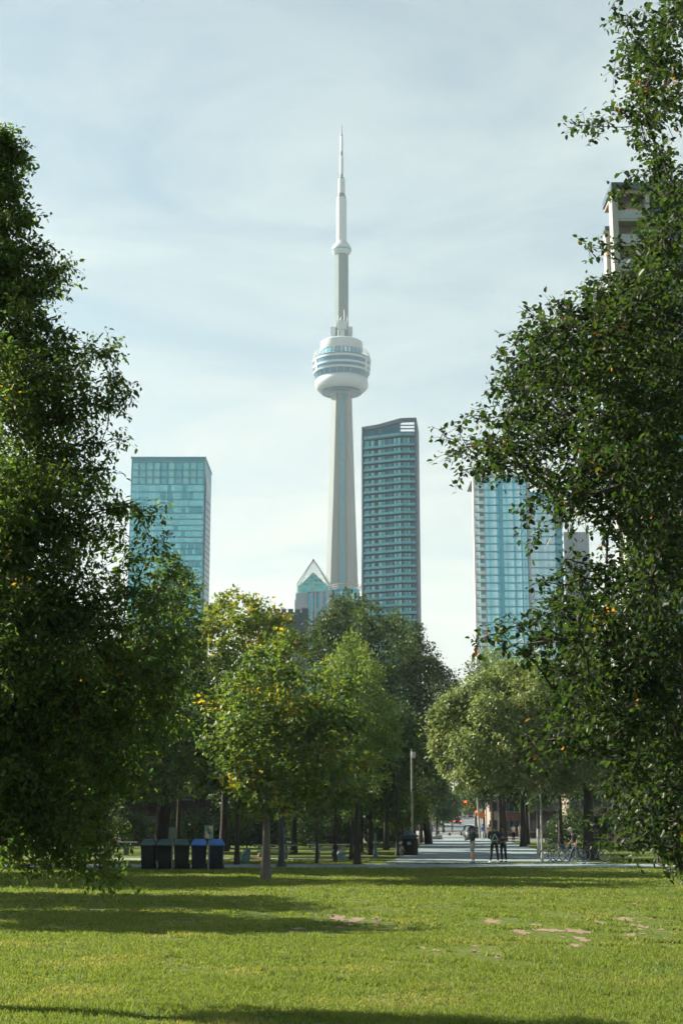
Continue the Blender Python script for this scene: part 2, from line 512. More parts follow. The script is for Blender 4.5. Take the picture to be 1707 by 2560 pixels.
for i, a in enumerate([(845, 2296, 66, 11), (890, 2300, 60, 9), (872, 2310, 44, 7), (945, 2298, 22, 8), (742, 2322, 50, 5), (800, 2304, 30, 6),
                       (1228, 2304, 72, 9), (1300, 2330, 56, 9), (1372, 2326, 74, 8), (1440, 2328, 58, 12), (1452, 2348, 50, 9),
                       (1562, 2298, 66, 7), (1600, 2316, 50, 7), (1575, 2338, 44, 6), (1286, 2344, 36, 6), (1436, 2364, 40, 6), (1680, 2350, 50, 7), (1090, 2376, 30, 4), (1340, 2312, 30, 5), (1500, 2306, 34, 5)]):
    soil_patch(*a, seed=40 + i)
rs_ = random.Random(77)
for i in range(34):                                # small worn spots round the larger ones
    cx_, cy0_ = rs_.choice([(845, 2300), (900, 2306), (1240, 2310), (1330, 2330), (1430, 2335), (1580, 2310), (1620, 2325), (760, 2320), (1130, 2380)])
    soil_patch(cx_ + rs_.gauss(0, 70), cy0_ + rs_.gauss(0, 12), rs_.uniform(8, 26), rs_.uniform(2.5, 5), seed=200 + i)

# grass blades
def mesh_from_arrays(name, V, FV, nper, mats, parent=None, smooth=False):
    """V (n,3); FV flat vertex indices, every face with nper corners"""
    me = bpy.data.meshes.new(name)
    nf = len(FV) // nper
    me.vertices.add(len(V)); me.vertices.foreach_set('co', np.asarray(V, np.float32).ravel())
    me.loops.add(len(FV)); me.loops.foreach_set('vertex_index', np.asarray(FV, np.int32))
    me.polygons.add(nf)
    me.polygons.foreach_set('loop_start', np.arange(0, nf * nper, nper, dtype=np.int32))
    if smooth: me.polygons.foreach_set('use_smooth', np.ones(nf, bool))
    me.materials.append(mats)
    me.update(calc_edges=True)
    o = bpy.data.objects.new(name, me); COL.objects.link(o)
    if parent is not None: o.parent = parent
    return o
def wnoise(p, f, seed):
    r = np.random.default_rng(seed); out = np.zeros(len(p))
    for k in range(5):
        d = r.normal(size=p.shape[1]); d /= np.linalg.norm(d)
        out += np.sin(p @ d * f * (0.6 + 0.45 * k) + r.uniform(0, 6.28)) / (1 + 0.35 * k)
    return out / 2.2
def grass():
    r = np.random.default_rng(11)
    pos = []
    for y0, y1, den in ((14.2, 20, 900), (20, 27, 560), (27, 38, 280), (38, 52, 140), (52, 64.2, 80), (69.2, 76, 60)):
        hw0 = 0.255 * y1 + 0.6
        n = int((y1 - y0) * 2 * hw0 * den)
        p = np.stack([r.uniform(-hw0, hw0, n), r.uniform(y0, y1, n)], 1)
        pos.append(p)
    p = np.concatenate(pos)
    w = PATH_F
    keep = ~((p[:, 1] > w - 0.5) & (p[:, 0] > sc_x(w) - 6) & (p[:, 0] < sc_x(w) + 6.3))
    for cx, cy_, a, b in PATCH:
        q2 = ((p[:, 0] - cx) / a) ** 2 + ((p[:, 1] - cy_) / b) ** 2 + 0.35 * wnoise(p, 5.5, 31)
        keep &= (q2 > 1) | ((q2 > .1) & (r.random(len(p)) < 0.25))
    # the sward is thin in places
    nz_ = wnoise(p, 2.4, 3) + 0.7 * wnoise(p, 6.5, 4)
    worn = np.exp(-((p[:, 1] - 37) / 9) ** 2) * 0.9
    keep &= nz_ + r.uniform(-0.6, 0.6, len(p)) > -0.95 + worn * 0.55
    keep_idx = np.nonzero(keep)[0]; p = p[keep]; nz_ = nz_[keep]
    n = len(p)
    dist = p[:, 1]
    h = (0.022 + 0.030 * r.random(n)) * (1 + 0.25 * np.clip(nz_, -1, 1.2)) * (1 + 0.010 * (dist - 15))
    wz = np.clip(worn[keep_idx] * (0.75 + 0.5 * wnoise(p, 0.55, 8)), 0, 1)
    h *= 1 - 0.62 * wz
    for cx, cy_, a, b in PATCH:
        d2 = ((p[:, 0] - cx) / (a + .35)) ** 2 + ((p[:, 1] - cy_ + .5) / (b + 0.9)) ** 2
        h *= np.where(d2 < 1, 0.45, 1)
    tus = (wnoise(p, 3.1, 21) + 0.6 * wnoise(p, 8.0, 22) > 0.62) & (r.random(n) < 0.8)
    h = np.where(tus, 0.05 + 0.045 * r.random(n), h)
    wd = 0.006 + 0.0006 * (dist - 14)
    V = []; 
    B = 3
    vs = np.zeros((n, B, 3, 3)); 
    for k in range(B):
        a = r.uniform(0, 2 * np.pi, n)
        ln = r.uniform(0.15, 0.95, n) * h
        la = r.uniform(0, 2 * np.pi, n)
        ox, oy = r.normal(0, 0.02, n), r.normal(0, 0.02, n)
        bx, by = p[:, 0] + ox, p[:, 1] + oy
        vs[:, k, 0] = np.stack([bx - np.cos(a) * wd, by - np.sin(a) * wd, np.zeros(n)], 1)
        vs[:, k, 1] = np.stack([bx + np.cos(a) * wd, by + np.sin(a) * wd, np.zeros(n)], 1)
        vs[:, k, 2] = np.stack([bx + np.cos(la) * ln, by + np.sin(la) * ln, h * r.uniform(0.7, 1.1, n)], 1)
    V = vs.reshape(-1, 3)
    return mesh_from_arrays('lawn_grass', V, np.arange(len(V)), 3, M_grass)
M_grass = leaf_mat('grass_blade', [(0.0782, 0.125, 0.022), (0.1306, 0.18, 0.0374), (0.1932, 0.225, 0.0682), (0.0994, 0.152, 0.0275)], warm=(0.30, 0.26, 0.12), warm_amt=0.11, transl=0.42, tcol=(1.75, 1.75, 0.8), wscale=0.45, rough=0.6)
tag(grass(), kind='stuff', label='short green lawn grass worn thin in places', cat='grass')

# ------------------------------------------------------------------ trees
LEAF6 = np.array([(0, 0, 0), (0.28, 0.40, 0.10), (0.66, 0.33, 0.10), (1, 0, -0.06), (0.66, -0.33, 0.10), (0.28, -0.40, 0.10)])
LEAF6_F = np.array([0, 3, 2, 1, 0, 5, 4, 3])
LEAF4 = np.array([(0, 0, 0), (0.42, 0.46, 0.10), (1, 0, 0), (0.42, -0.46, 0.10)])
LEAF4_F = np.array([0, 2, 1, 0, 3, 2])
LEAF5 = np.array([(0, 0, 0), (-0.05, 0.55, 0.06), (0.55, 0.62, 0.12), (1, 0, 0), (0.55, -0.62, 0.12), (-0.05, -0.55, 0.06)])
LEAF5_F = np.array([0, 3, 2, 1, 0, 5, 4, 3])

def unit(v): return v / np.maximum(np.linalg.norm(v, axis=-1, keepdims=True), 1e-9)

class Crown:
    """leaves on sprays, sprays spread through ellipsoidal clumps"""
    def __init__(s, seed): s.r = np.random.default_rng(seed); s.pos = []; s.ax = []; s.no = []; s.sz = []; s.tips = []; s.tw = []
    def blob(s, c, rad, spray, k, dens, leaf, lo=0.30, cut=-0.7, nf=None, droop=0.25, zbias=0.0, twig=0.0, flat=0.75):
        r = s.r; c = np.array(c, float); rad = np.array(rad if hasattr(rad, '__len__') else (rad,) * 3, float)
        area = 4 * math.pi * ((rad[0] * rad[1]) ** 1.6 / 3 + (rad[0] * rad[2]) ** 1.6 / 3 + (rad[1] * rad[2]) ** 1.6 / 3) ** (1 / 1.6)
        n = max(3, int(dens * area / (math.pi * spray ** 2)))
        d = unit(r.normal(size=(n, 3)))
        d[:, 2] += zbias; d = unit(d)
        q = lo + (1.06 - lo) * r.random(n) ** 0.6
        p = c + d * q[:, None] * rad
        if cut > -2:
            ok = wnoise(p, nf or 2.2 / max(rad.mean(), 0.5), 77) > cut
            p, d = p[ok], d[ok]; n = len(p)
        if n == 0: return
        s.tips.append((c, p[:: max(1, n // 6)][:7]))
        out = unit(d * np.array([1, 1, 0.8]) + r.normal(0, 0.35, (n, 3)))
        P_ = np.repeat(p, k, 0); O = np.repeat(out, k, 0); m = len(P_)
        off = r.normal(0, 0.5, (m, 3)) * spray
        along = (off * O).sum(1, keepdims=True)
        off = off + O * along * 0.5 - np.array([0, 0, 1.0]) * (np.abs(along) * 0.12)
        off[:, 2] *= flat
        if twig:                                  # leaves alternate along a bending twig
            t = np.tile((np.arange(k) + .5) / k, n) * 2 - 0.75
            sidev = unit(np.cross(O, r.normal(size=(m, 3))))
            off = O * (t * spray)[:, None] + sidev * (spray * r.uniform(0.05, 0.34, m))[:, None]
            off[:, 2] -= (np.clip(t, 0, 2) ** 2) * spray * 0.22
            O = unit(O * 0.55 + sidev * 0.8)
            s.tw.append((p - out * spray * 0.9, p + out * spray * 0.45, p + out * spray * 1.2 - np.array([0, 0, 0.3]) * spray, twig))
        pos = P_ + off
        ax = unit(O * 0.7 + r.normal(0, 0.55, (m, 3)) - np.array([0, 0, droop]))
        no = np.array([0, 0, 0.75 if flat > .5 else 1.2]) + O * 0.45 + r.normal(0, 0.5 if flat > .5 else 0.4, (m, 3))
        no = unit(no - ax * (no * ax).sum(1, keepdims=True))
        s.pos.append(pos); s.ax.append(ax); s.no.append(no); s.sz.append(leaf * r.uniform(0.5, 1.3, m))
    def build(s, name, m, parent, width=0.62, tpl='6'):
        T, TF = {'6': (LEAF6, LEAF6_F), '4': (LEAF4, LEAF4_F), '5': (LEAF5, LEAF5_F)}[tpl]
        pos = np.concatenate(s.pos); ax = np.concatenate(s.ax); no = np.concatenate(s.no); sz = np.concatenate(s.sz)
        ok = pos[:, 2] > 0.12
        pos, ax, no, sz = pos[ok], ax[ok], no[ok], sz[ok]
        bi = np.cross(no, ax)
        w = sz * width
        V = pos[:, None, :] + T[None, :, 0:1] * ax[:, None, :] * sz[:, None, None] + T[None, :, 1:2] * bi[:, None, :] * w[:, None, None] + T[None, :, 2:3] * no[:, None, :] * sz[:, None, None]
        V = V - np.array(world_loc(parent))
        nv = len(T)
        FV = (TF[None, :] + (np.arange(len(pos)) * nv)[:, None]).ravel()
        s.count = len(pos)
        if s.tw: s.twigs(parent)
        return mesh_from_arrays(name, V.reshape(-1, 3), FV, len(TF) // 2 if nv != 4 else 3, m, parent)

def _twigs(s, parent):
    A = np.concatenate([t[0] for t in s.tw]); B = np.concatenate([t[1] for t in s.tw]); C = np.concatenate([t[2] for t in s.tw])
    w = np.concatenate([np.full(len(t[0]), t[3]) for t in s.tw])
    d = unit(C - A); u = unit(np.cross(d, np.array([0.3, 0.2, 1.0]))); v = np.cross(d, u)
    rings = []
    for Q, k in ((A, 1.0), (B, 0.75), (C, 0.4)):
        for a in (0, 2.094, 4.189):
            rings.append(Q + (u * math.cos(a) + v * math.sin(a)) * (w * k)[:, None])
    V = np.stack(rings, 1) - np.array(world_loc(parent))
    f = []
    for q in (0, 1):
        for a in range(3):
            b = (a + 1) % 3
            f += [q * 3 + a, q * 3 + b, q * 3 + 3 + b, q * 3 + 3 + a]
    f = np.array(f)
    o = mesh_from_arrays('twigs', V.reshape(-1, 3), (f[None] + (np.arange(len(A)) * 9)[:, None]).ravel(), 4, M_twig, parent)
    o['kind'] = 'stuff'
Crown.twigs = _twigs
M_twig = mat('twig_bark', (0.03, 0.024, 0.018), 0.9)

def bez(a, b, c, n=6):
    a, b, c = Vector(a), Vector(b), Vector(c)
    return [a * (1 - t) ** 2 + b * 2 * t * (1 - t) + c * t * t for t in [i / (n - 1) for i in range(n)]]

TREES = []
def make_tree(name, label, base, blobs, leaf, lm, bark=None, trunk_r=0.15, top=None, spray=0.3, k=9, dens=2.2, seed=1, group=None, tpl='4', cut=-0.7,
              lo=0.3, limbs=22, twigs=True, width=0.62, lean=(0, 0), fork=None, nf=None, zbias=0.0, cat='tree', droop=0.25, low_droop=None, seg=6, twig=0.0, twig_r=None, flat=0.75):
    base = Vector((base[0], base[1], gz(base[1])))
    root = empty(name, base, label, cat, group)
    rr = random.Random(seed)
    cr_ = Crown(seed)
    for b in blobs:
        cr_.blob(b[0], b[1], spray, k, dens * (b[2] if len(b) > 2 else 1.0), leaf, lo=lo, cut=b[3] if len(b) > 3 else cut, nf=nf, droop=droop, zbias=zbias, twig=twig, flat=flat)
    foliage = cr_.build('crown', lm, root, width, tpl)
    zs = [b[0][2] for b in blobs]
    top = top or max(zs)
    bark = bark or M_bark
    mb = MB()
    # trunk: gently bent, flared at the foot
    H_ = top - base.z
    kn = 9; pts = []; rd = []
    for i in range(kn):
        t = i / (kn - 1)
        pts.append((base.x + lean[0] * t + rr.uniform(-1, 1) * 0.05 * trunk_r * 6 * t, base.y + lean[1] * t + rr.uniform(-1, 1) * 0.3 * trunk_r * t, base.z - 0.05 + t * H_))
        rd.append(trunk_r * (1.0 - 0.88 * t ** 0.9) + (0.35 * trunk_r if i == 0 else 0))
    mb.tube(pts, rd, 10)
    def on_trunk(z):
        t = min(max((z - base.z) / H_, 0.02), 0.97)
        x = t * (kn - 1); i = min(int(x), kn - 2); f = x - i
        a, b = Vector(pts[i]), Vector(pts[i + 1])
        return a.lerp(b, f), rd[i] * (1 - f) + rd[i + 1] * f
    order = list(range(len(cr_.tips))); rr.shuffle(order)
    zmin = (fork if fork is not None else min(zs) - base.z) * 0.9
    N = []; PAR = []; TR = []                      # branch nodes
    for q in range(14):
        z = base.z + zmin + (H_ * 0.96 - zmin) * q / 13
        a, ra = on_trunk(z); N.append(a); PAR.append(-1); TR.append(ra)
    sel = [Vector(cr_.tips[q][0]) for q in order[:limbs]]
    sel.sort(key=lambda c: math.hypot(c.x - base.x, c.y - base.y))
    ends = []
    for c in sel:
        A = np.array(N); d = c - Vector((0, 0, 0))
        dv = np.array(c) - A; ds = np.linalg.norm(dv, axis=1)
        pen = ds * (1 + 0.9 * np.clip(-dv[:, 2] / np.maximum(ds, .01) - (0.1 if not (low_droop and c.z < low_droop) else 0.7), 0, 1)) 
        pen = pen * (1.0 + 0.35 * np.clip(dv[:, 2] / np.maximum(ds, .01) - 0.75, 0, 1))
        p0 = int(np.argmin(pen)); a = Vector(N[p0]); L = (c - a).length
        if L < 0.05: continue
        k_ = max(2, min(6, int(L / 0.5) + 1)); prev = p0
        w1 = Vector((rr.uniform(-1, 1), rr.uniform(-1, 1), rr.uniform(-0.3, 1))) * L * 0.10
        w2 = Vector((rr.uniform(-1, 1), rr.uniform(-1, 1), rr.uniform(-1, 1))) * L * 0.06
        for t in range(1, k_ + 1):
            u = t / k_
            pt = a.lerp(c, u) + w1 * math.sin(math.pi * u) + w2 * math.sin(2 * math.pi * u)
            N.append(pt); PAR.append(prev); TR.append(0); prev = len(N) - 1
        ends.append(prev)
    cnt = [0.0] * len(N)
    for e_ in ends:
        q = e_
        while q >= 0: cnt[q] += 1; q = PAR[q]
    r1 = twig_r if twig_r else max(0.006, trunk_r * 0.035)
    rad_ = [min(r1 * max(c_, 1) ** 0.46, trunk_r * 0.55) for c_ in cnt]
    kids = {}
    for q in range(len(N)):
        if PAR[q] >= 0: kids.setdefault(PAR[q], []).append(q)
    done = set()
    for q in range(len(N)):
        if PAR[q] < 0 or q in done: continue
        ch = [PAR[q], q]; done.add(q)
        while ch[-1] in kids:                      # follow the thickest child
            nx = [c_ for c_ in kids[ch[-1]] if c_ not in done]
            if not nx: break
            b_ = max(nx, key=lambda c_: cnt[c_]); done.add(b_); ch.append(b_)
        rs_ = [rad_[ch[1]]] + [rad_[c_] for c_ in ch[1:]]
        rs_[-1] *= 0.6
        mb.tube([N[c_] for c_ in ch], rs_, 6 if rs_[0] > 0.03 else 4)
    if twigs:
        for q in order[:limbs]:
            c, tips = cr_.tips[q]; c = Vector(c)
            for tp in tips:
                tp = Vector(tp); m2 = c.lerp(tp, 0.5) + Vector((rr.uniform(-1, 1), rr.uniform(-1, 1), rr.uniform(-0.3, 1))) * 0.1 * (tp - c).length
                mb.tube([c, m2, tp], [r1 * .8, r1 * .6, r1 * .3], 3)
    mb.build('trunk', bark, root, smooth=True)
    TREES.append((name, cr_.count))
    return root

def clumps(c, rad, n, rb, seed, rz=1.0, up=0.2, shell=0.78, inner=0.35, ymin=None):
    """small clumps over an egg-shaped crown, a few inside"""
    r = random.Random(seed); out = []
    i = 0
    while len(out) < n and i < n * 20:
        i += 1
        u = r.uniform(-1, 1); a = r.uniform(0, 2 * math.pi); s = math.sqrt(1 - u * u)
        d = Vector((s * math.cos(a), s * math.sin(a), u))
        if d.z < -0.75: continue
        q = shell * r.uniform(0.82, 1.12) if r.random() > inner else shell * r.uniform(0.25, 0.75)
        # egg: narrower at the top
        k = 1.0 - up * max(0, d.z)
        p = Vector((c[0] + d.x * q * rad[0] * k, c[1] + d.y * q * rad[1] * k, c[2] + d.z * q * rad[2]))
        rr_ = rb * r.uniform(0.65, 1.3)
        out.append((p, (rr_, rr_, rr_ * rz)))
    return out
def pxb(lst, Y, seed, sy=1.0, ext=0.0):
    """clumps listed as (px, py, radius px[, depth offset]) on a tree that stands at depth Y"""
    r = random.Random(seed); out = []
    for t in lst:
        dyy = t[3] if len(t) > 3 else r.uniform(-ext, ext)
        c = P(t[0], t[1], Y + dyy); q = t[2] / ppm(Y)
        out.append((c, (q, q * sy, q), t[4] if len(t) > 4 else 1.0))
    return out

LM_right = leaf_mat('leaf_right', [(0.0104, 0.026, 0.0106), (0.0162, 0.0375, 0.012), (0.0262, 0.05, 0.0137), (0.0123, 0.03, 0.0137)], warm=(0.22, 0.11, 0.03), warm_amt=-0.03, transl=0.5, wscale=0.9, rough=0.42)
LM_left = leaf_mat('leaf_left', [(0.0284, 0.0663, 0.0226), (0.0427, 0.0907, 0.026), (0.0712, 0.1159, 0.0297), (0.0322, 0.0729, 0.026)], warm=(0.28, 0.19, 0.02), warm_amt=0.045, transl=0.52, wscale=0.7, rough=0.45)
LM_maple = leaf_mat('leaf_maple', [(0.038, 0.0889, 0.0364), (0.0597, 0.1144, 0.0364), (0.1195, 0.1715, 0.0364), (0.0457, 0.0991, 0.043)], warm=(0.30, 0.24, 0.02), warm_amt=0.11, transl=0.36, wscale=0.55)
LM_locust = leaf_mat('leaf_locust', [(0.0729, 0.1396, 0.0435), (0.0986, 0.1706, 0.056), (0.1285, 0.1881, 0.0621), (0.0857, 0.1551, 0.0497)], warm=(0.2, 0.2, 0.05), warm_amt=0.03, transl=0.34)
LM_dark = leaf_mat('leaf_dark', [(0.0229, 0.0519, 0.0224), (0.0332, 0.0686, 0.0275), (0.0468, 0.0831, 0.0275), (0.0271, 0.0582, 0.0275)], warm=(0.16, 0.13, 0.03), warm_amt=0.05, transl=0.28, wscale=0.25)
LM_yellow = leaf_mat('leaf_yellow', [(0.0634, 0.1172, 0.0244), (0.1002, 0.1542, 0.0271), (0.1583, 0.2036, 0.0326), (0.0791, 0.1357, 0.0271)], warm=(0.34, 0.25, 0.025), warm_amt=0.12, transl=0.34, wscale=0.4)
LM_pale = leaf_mat('leaf_pale', [(0.11, 0.165, 0.06), (0.17, 0.22, 0.085), (0.24, 0.265, 0.12), (0.13, 0.185, 0.068)], warm=(0.28, 0.27, 0.11), warm_amt=0.06, transl=0.28, wscale=0.4, tcol=(1.5, 1.6, 0.8))
LM_mid = leaf_mat('leaf_mid', [(0.034, 0.0796, 0.0292), (0.0532, 0.1096, 0.0324), (0.0746, 0.1307, 0.0356), (0.0405, 0.0872, 0.0324)], warm=(0.3, 0.2, 0.03), warm_amt=0.06, transl=0.32, wscale=0.4)

# --- right foreground tree: broad leaves, trunk just outside the frame
Yr = 20.5
RB = [(1650, 70, 62), (1575, 55, 36), (1530, 22, 20), (1690, 20, 50), (1585, 120, 42), (1640, 160, 62), (1540, 170, 26), (1690, 240, 75), (1610, 225, 52), (1560, 285, 40),
      (1505, 300, 30), (1462, 318, 22), (1437, 312, 12), (1480, 350, 18), (1620, 310, 58), (1690, 340, 70), (1590, 370, 44), (1640, 420, 52), (1585, 440, 28), (1690, 450, 55),
      (1550, 470, 20), (1600, 488, 24), (1535, 492, 11), (1660, 500, 46), (1700, 560, 60), (1650, 570, 44), (1620, 540, 26), (1640, 640, 62), (1590, 630, 42), (1555, 605, 24), (1545, 650, 34), (1500, 622, 22), (1475, 618, 12),
      (1700, 680, 70), (1620, 720, 70), (1560, 715, 50), (1510, 690, 26), (1500, 745, 44), (1460, 770, 44), (1400, 775, 38), (1350, 790, 32), (1312, 778, 14), (1420, 820, 55), (1350, 845, 50), (1300, 850, 30),
      (1550, 790, 75), (1640, 810, 90), (1480, 850, 75), (1400, 890, 70), (1330, 910, 60), (1280, 915, 34), (1255, 880, 12), (1700, 880, 80), (1590, 900, 95), (1500, 940, 85), (1420, 960, 80), (1340, 980, 70), (1280, 980, 45), (1240, 960, 20),
      (1260, 1040, 45), (1215, 1050, 30), (1192, 1035, 12), (1330, 1050, 65), (1410, 1050, 80), (1500, 1050, 90), (1600, 1020, 100), (1690, 1000, 90), (1150, 1085, 22), (1112, 1092, 13), (1170, 1120, 32), (1125, 1140, 18), (1220, 1110, 45), (1280, 1110, 55), (1155, 1175, 20), (1200, 1170, 34), (1250, 1170, 44),
      (1350, 1130, 75), (1440, 1150, 90), (1540, 1150, 95), (1640, 1130, 95), (1320, 1200, 55), (1270, 1230, 34), (1245, 1262, 15), (1300, 1270, 42), (1260, 1300, 14), (1350, 1270, 55), (1340, 1330, 34), (1322, 1358, 14), (1380, 1305, 34), (1410, 1230, 75), (1425, 1275, 40), (1500, 1250, 90), (1600, 1240, 95), (1690, 1220, 90), (1500, 1295, 38), (1580, 1320, 66), (1660, 1320, 85),
      (1515, 1405, 34), (1440, 1405, 26), (1410, 1398, 12), (1460, 1445, 42), (1400, 1465, 36), (1362, 1455, 16), (1520, 1460, 60), (1600, 1430, 80), (1690, 1430, 85), (1390, 1520, 44), (1345, 1538, 24), (1450, 1530, 62), (1540, 1540, 75), (1630, 1530, 85), (1300, 1572, 32), (1255, 1582, 22), (1215, 1597, 15), (1193, 1604, 8), (1350, 1595, 42), (1265, 1622, 16), (1310, 1630, 32), (1420, 1600, 58), (1500, 1620, 75), (1600, 1620, 85), (1690, 1610, 85),
      (1375, 1660, 34), (1440, 1690, 58), (1385, 1730, 36), (1350, 1760, 20), (1530, 1710, 75), (1630, 1710, 85), (1420, 1770, 44), (1365, 1800, 22), (1315, 1838, 13), (1360, 1850, 24), (1340, 1875, 12), (1420, 1840, 38), (1480, 1790, 58), (1440, 1885, 16), (1570, 1800, 75), (1670, 1800, 80), (1500, 1870, 36), (1560, 1890, 55), (1640, 1890, 70), (1700, 1900, 60),
      (1535, 1960, 32), (1590, 1970, 50), (1660, 1980, 60), (1510, 2030, 20), (1560, 2040, 36), (1620, 2050, 44), (1690, 2060, 50), (1500, 2098, 13), (1540, 2100, 22), (1580, 2110, 20), (1640, 2110, 30), (1690, 2130, 34), (1668, 2172, 14), (1700, 2170, 22)]
rb = pxb(RB, Yr, 3, sy=1.1, ext=1.2)
rr = random.Random(8)
for t in RB:                                    # the crown's depth: clumps before and behind, and the half outside the frame
    if t[2] >= 40 and not (1310 < t[0] < 1530 and 1240 < t[1] < 1480):
        rb += pxb([(t[0] + rr.uniform(-10, 25), t[1] + rr.uniform(-25, 25), t[2] * 0.8, rr.uniform(1.6, 3.4)), (t[0] + rr.uniform(5, 40), t[1] + rr.uniform(-20, 20), t[2] * 0.7, rr.uniform(-2.6, -1.3))], Yr, 5)
for i in range(70):
    a = rr.uniform(0, 2 * math.pi); h = rr.uniform(1.8, 17.5); reach = 4.3 * (1 - (h / 19) ** 2.2) * rr.uniform(0.3, 1)
    x, y = 6.6 + abs(math.cos(a)) * reach, Yr + math.sin(a) * reach
    rb.append((Vector((x, y, h)), (0.75, 0.75, 0.65), 0.55))
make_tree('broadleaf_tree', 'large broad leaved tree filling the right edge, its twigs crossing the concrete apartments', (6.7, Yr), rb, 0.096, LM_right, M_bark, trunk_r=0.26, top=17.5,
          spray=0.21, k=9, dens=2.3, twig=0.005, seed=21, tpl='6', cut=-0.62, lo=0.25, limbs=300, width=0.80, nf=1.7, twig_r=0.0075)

# --- left foreground tree: small leaves, layered drooping branches, trunk at the frame's edge
Yl = 16.9
tx = P(-95, 1900, Yl).x
TIPS = [(6, 336), (64, 392), (40, 470), (95, 545), (172, 668), (178, 700), (152, 750), (196, 832), (300, 880), (318, 968), (326, 1010), (286, 1096), (342, 1168), (402, 1262), (430, 1345), (440, 1440), (455, 1530), (470, 1620), (455, 1700), (430, 1790), (400, 1860), (350, 1925), (300, 1975), (292, 2030), (282, 2110), (300, 2185), (215, 2175), (120, 2120)]
lb = []
rr = random.Random(4)
prof = sorted([(P(a, b, Yl).z, P(a, b, Yl).x - tx) for a, b in TIPS])
pz = [a for a, b in prof]; pr = [b for a, b in prof]
def lbranch(tip, w=1.0, d=1.0):
    L = math.hypot(tip.x - tx, tip.y - Yl)
    a = Vector((tx, Yl, max(1.2, tip.z - L * rr.uniform(0.05, 0.45)))) if tip.z > 3.5 else Vector((tx, Yl, tip.z + L * 0.75))
    mid = a.lerp(tip, 0.5) + Vector((0, 0, 0.12 * L))
    for t in (0.3, 0.52, 0.72, 0.88, 0.985):
        p = a * (1 - t) ** 2 + mid * 2 * t * (1 - t) + tip * t * t
        q = (0.62 * (1 - t) + 0.13) * min(1, 0.35 + L / 3.0) * w
        lb.append((p + Vector((rr.uniform(-.05, .05), rr.uniform(-.1, .1), rr.uniform(-.05, .05))) - Vector(((tip.x - a.x), 0, 0)).normalized() * q * 0.8 * (t > 0.9), (q * 1.25, q * 1.25, q * 0.75), d))
for a, b in TIPS:
    lbranch(P(a, b, Yl + rr.uniform(-0.4, 0.4)))
for i in range(150):
    z = 1.3 + (pz[-1] - 1.3) * (i + rr.random()) / 150
    az = i * 2.39996
    L = float(np.interp(z, pz, pr)) * rr.uniform(0.62, 0.93) if math.cos(az) > -0.2 else float(np.interp(z, pz, pr)) * rr.uniform(0.7, 1.05)
    L *= 0.5 if math.sin(az) > 0.2 else 1.0
    if math.cos(az) < -0.2 and i % 5 in (1, 2, 4) and z < 7.5: continue
    lbranch(Vector((tx + L * math.cos(az), Yl + L * math.sin(az), z)), 1.0, 1.0 if math.cos(az) > -0.3 else 0.3)
LOWB = [(30, 1930, 60), (90, 1950, 50), (150, 1960, 45), (200, 1990, 40), (240, 2040, 40), (60, 2010, 55), (120, 2040, 50), (180, 2080, 45), (230, 2110, 40), (260, 2160, 32), (285, 2195, 16), (90, 2110, 45), (40, 2090, 50), (150, 2140, 36), (200, 2165, 30), (110, 2165, 26), (60, 2160, 26), (10, 2140, 36), (275, 2090, 24), (300, 2175, 12),
        (330, 1880, 40), (380, 1850, 40), (340, 1940, 36), (290, 1930, 45), (420, 1800, 36), (250, 1900, 50), (320, 1800, 55), (380, 1760, 50), (250, 1820, 60)]
MIDB = [(385, 1268, 26), (350, 1290, 38), (300, 1270, 45), (412, 1345, 24), (370, 1375, 40), (320, 1390, 55), (430, 1440, 34), (390, 1500, 52), (330, 1480, 60), (440, 1600, 38), (400, 1600, 50), (430, 1700, 38), (360, 1680, 60), (410, 1780, 40), (280, 1560, 70), (300, 1100, 30), (290, 960, 34), (260, 890, 36), (230, 1180, 60)]
lb += [(a, b, 1.6, -1.2) for a, b, c in pxb(MIDB, Yl, 19, ext=0.5)]
lb += [(a, b, 2.3, -0.9) for a, b, c in pxb(LOWB, Yl, 17, ext=0.7)]
make_tree('linden_tree', 'tall tapering small leaved tree drooping to the lawn along the left edge of the view', (tx, Yl), lb, 0.074, LM_left, M_bark, trunk_r=0.17, top=pz[-1] + 0.3,
          spray=0.16, k=9, dens=1.35, twig=0.004, seed=31, low_droop=3.4, tpl='6', cut=-0.5, lo=0.1, limbs=520, width=0.62, nf=1.9, droop=0.5, twig_r=0.0045)

# --- trees in the middle of the park
def zt(px, py, Y): return P(px, py, Y).z
def round_tree(name, label, px, Y, top_py, bot_py, halfw_px, n, rb, leaf, lm, seed, cpx=None, tpl='4', dy=1.0, up=0.25, rz=1.0, extra=None, shell=0.80, inner=0.35, **kw):
    b = XG(px, Y)
    zt_, zb_ = zt(px, top_py, Y), zt(px, bot_py, Y)
    cx = XG(cpx if cpx is not None else px, Y).x
    w = halfw_px / ppm(Y)
    cl = clumps((cx, Y, (zt_ + zb_) / 2), (w, w * dy, (zt_ - zb_) / 2), n, rb, seed, rz=rz, up=up, shell=shell, inner=inner)
    if extra: cl += pxb(extra, Y, seed + 1, ext=w * 0.3)
    return make_tree(name, label, (b.x, b.y), cl, leaf, lm, seed=seed, tpl=tpl, fork=max(0.4, zb_ - b.z), **kw)

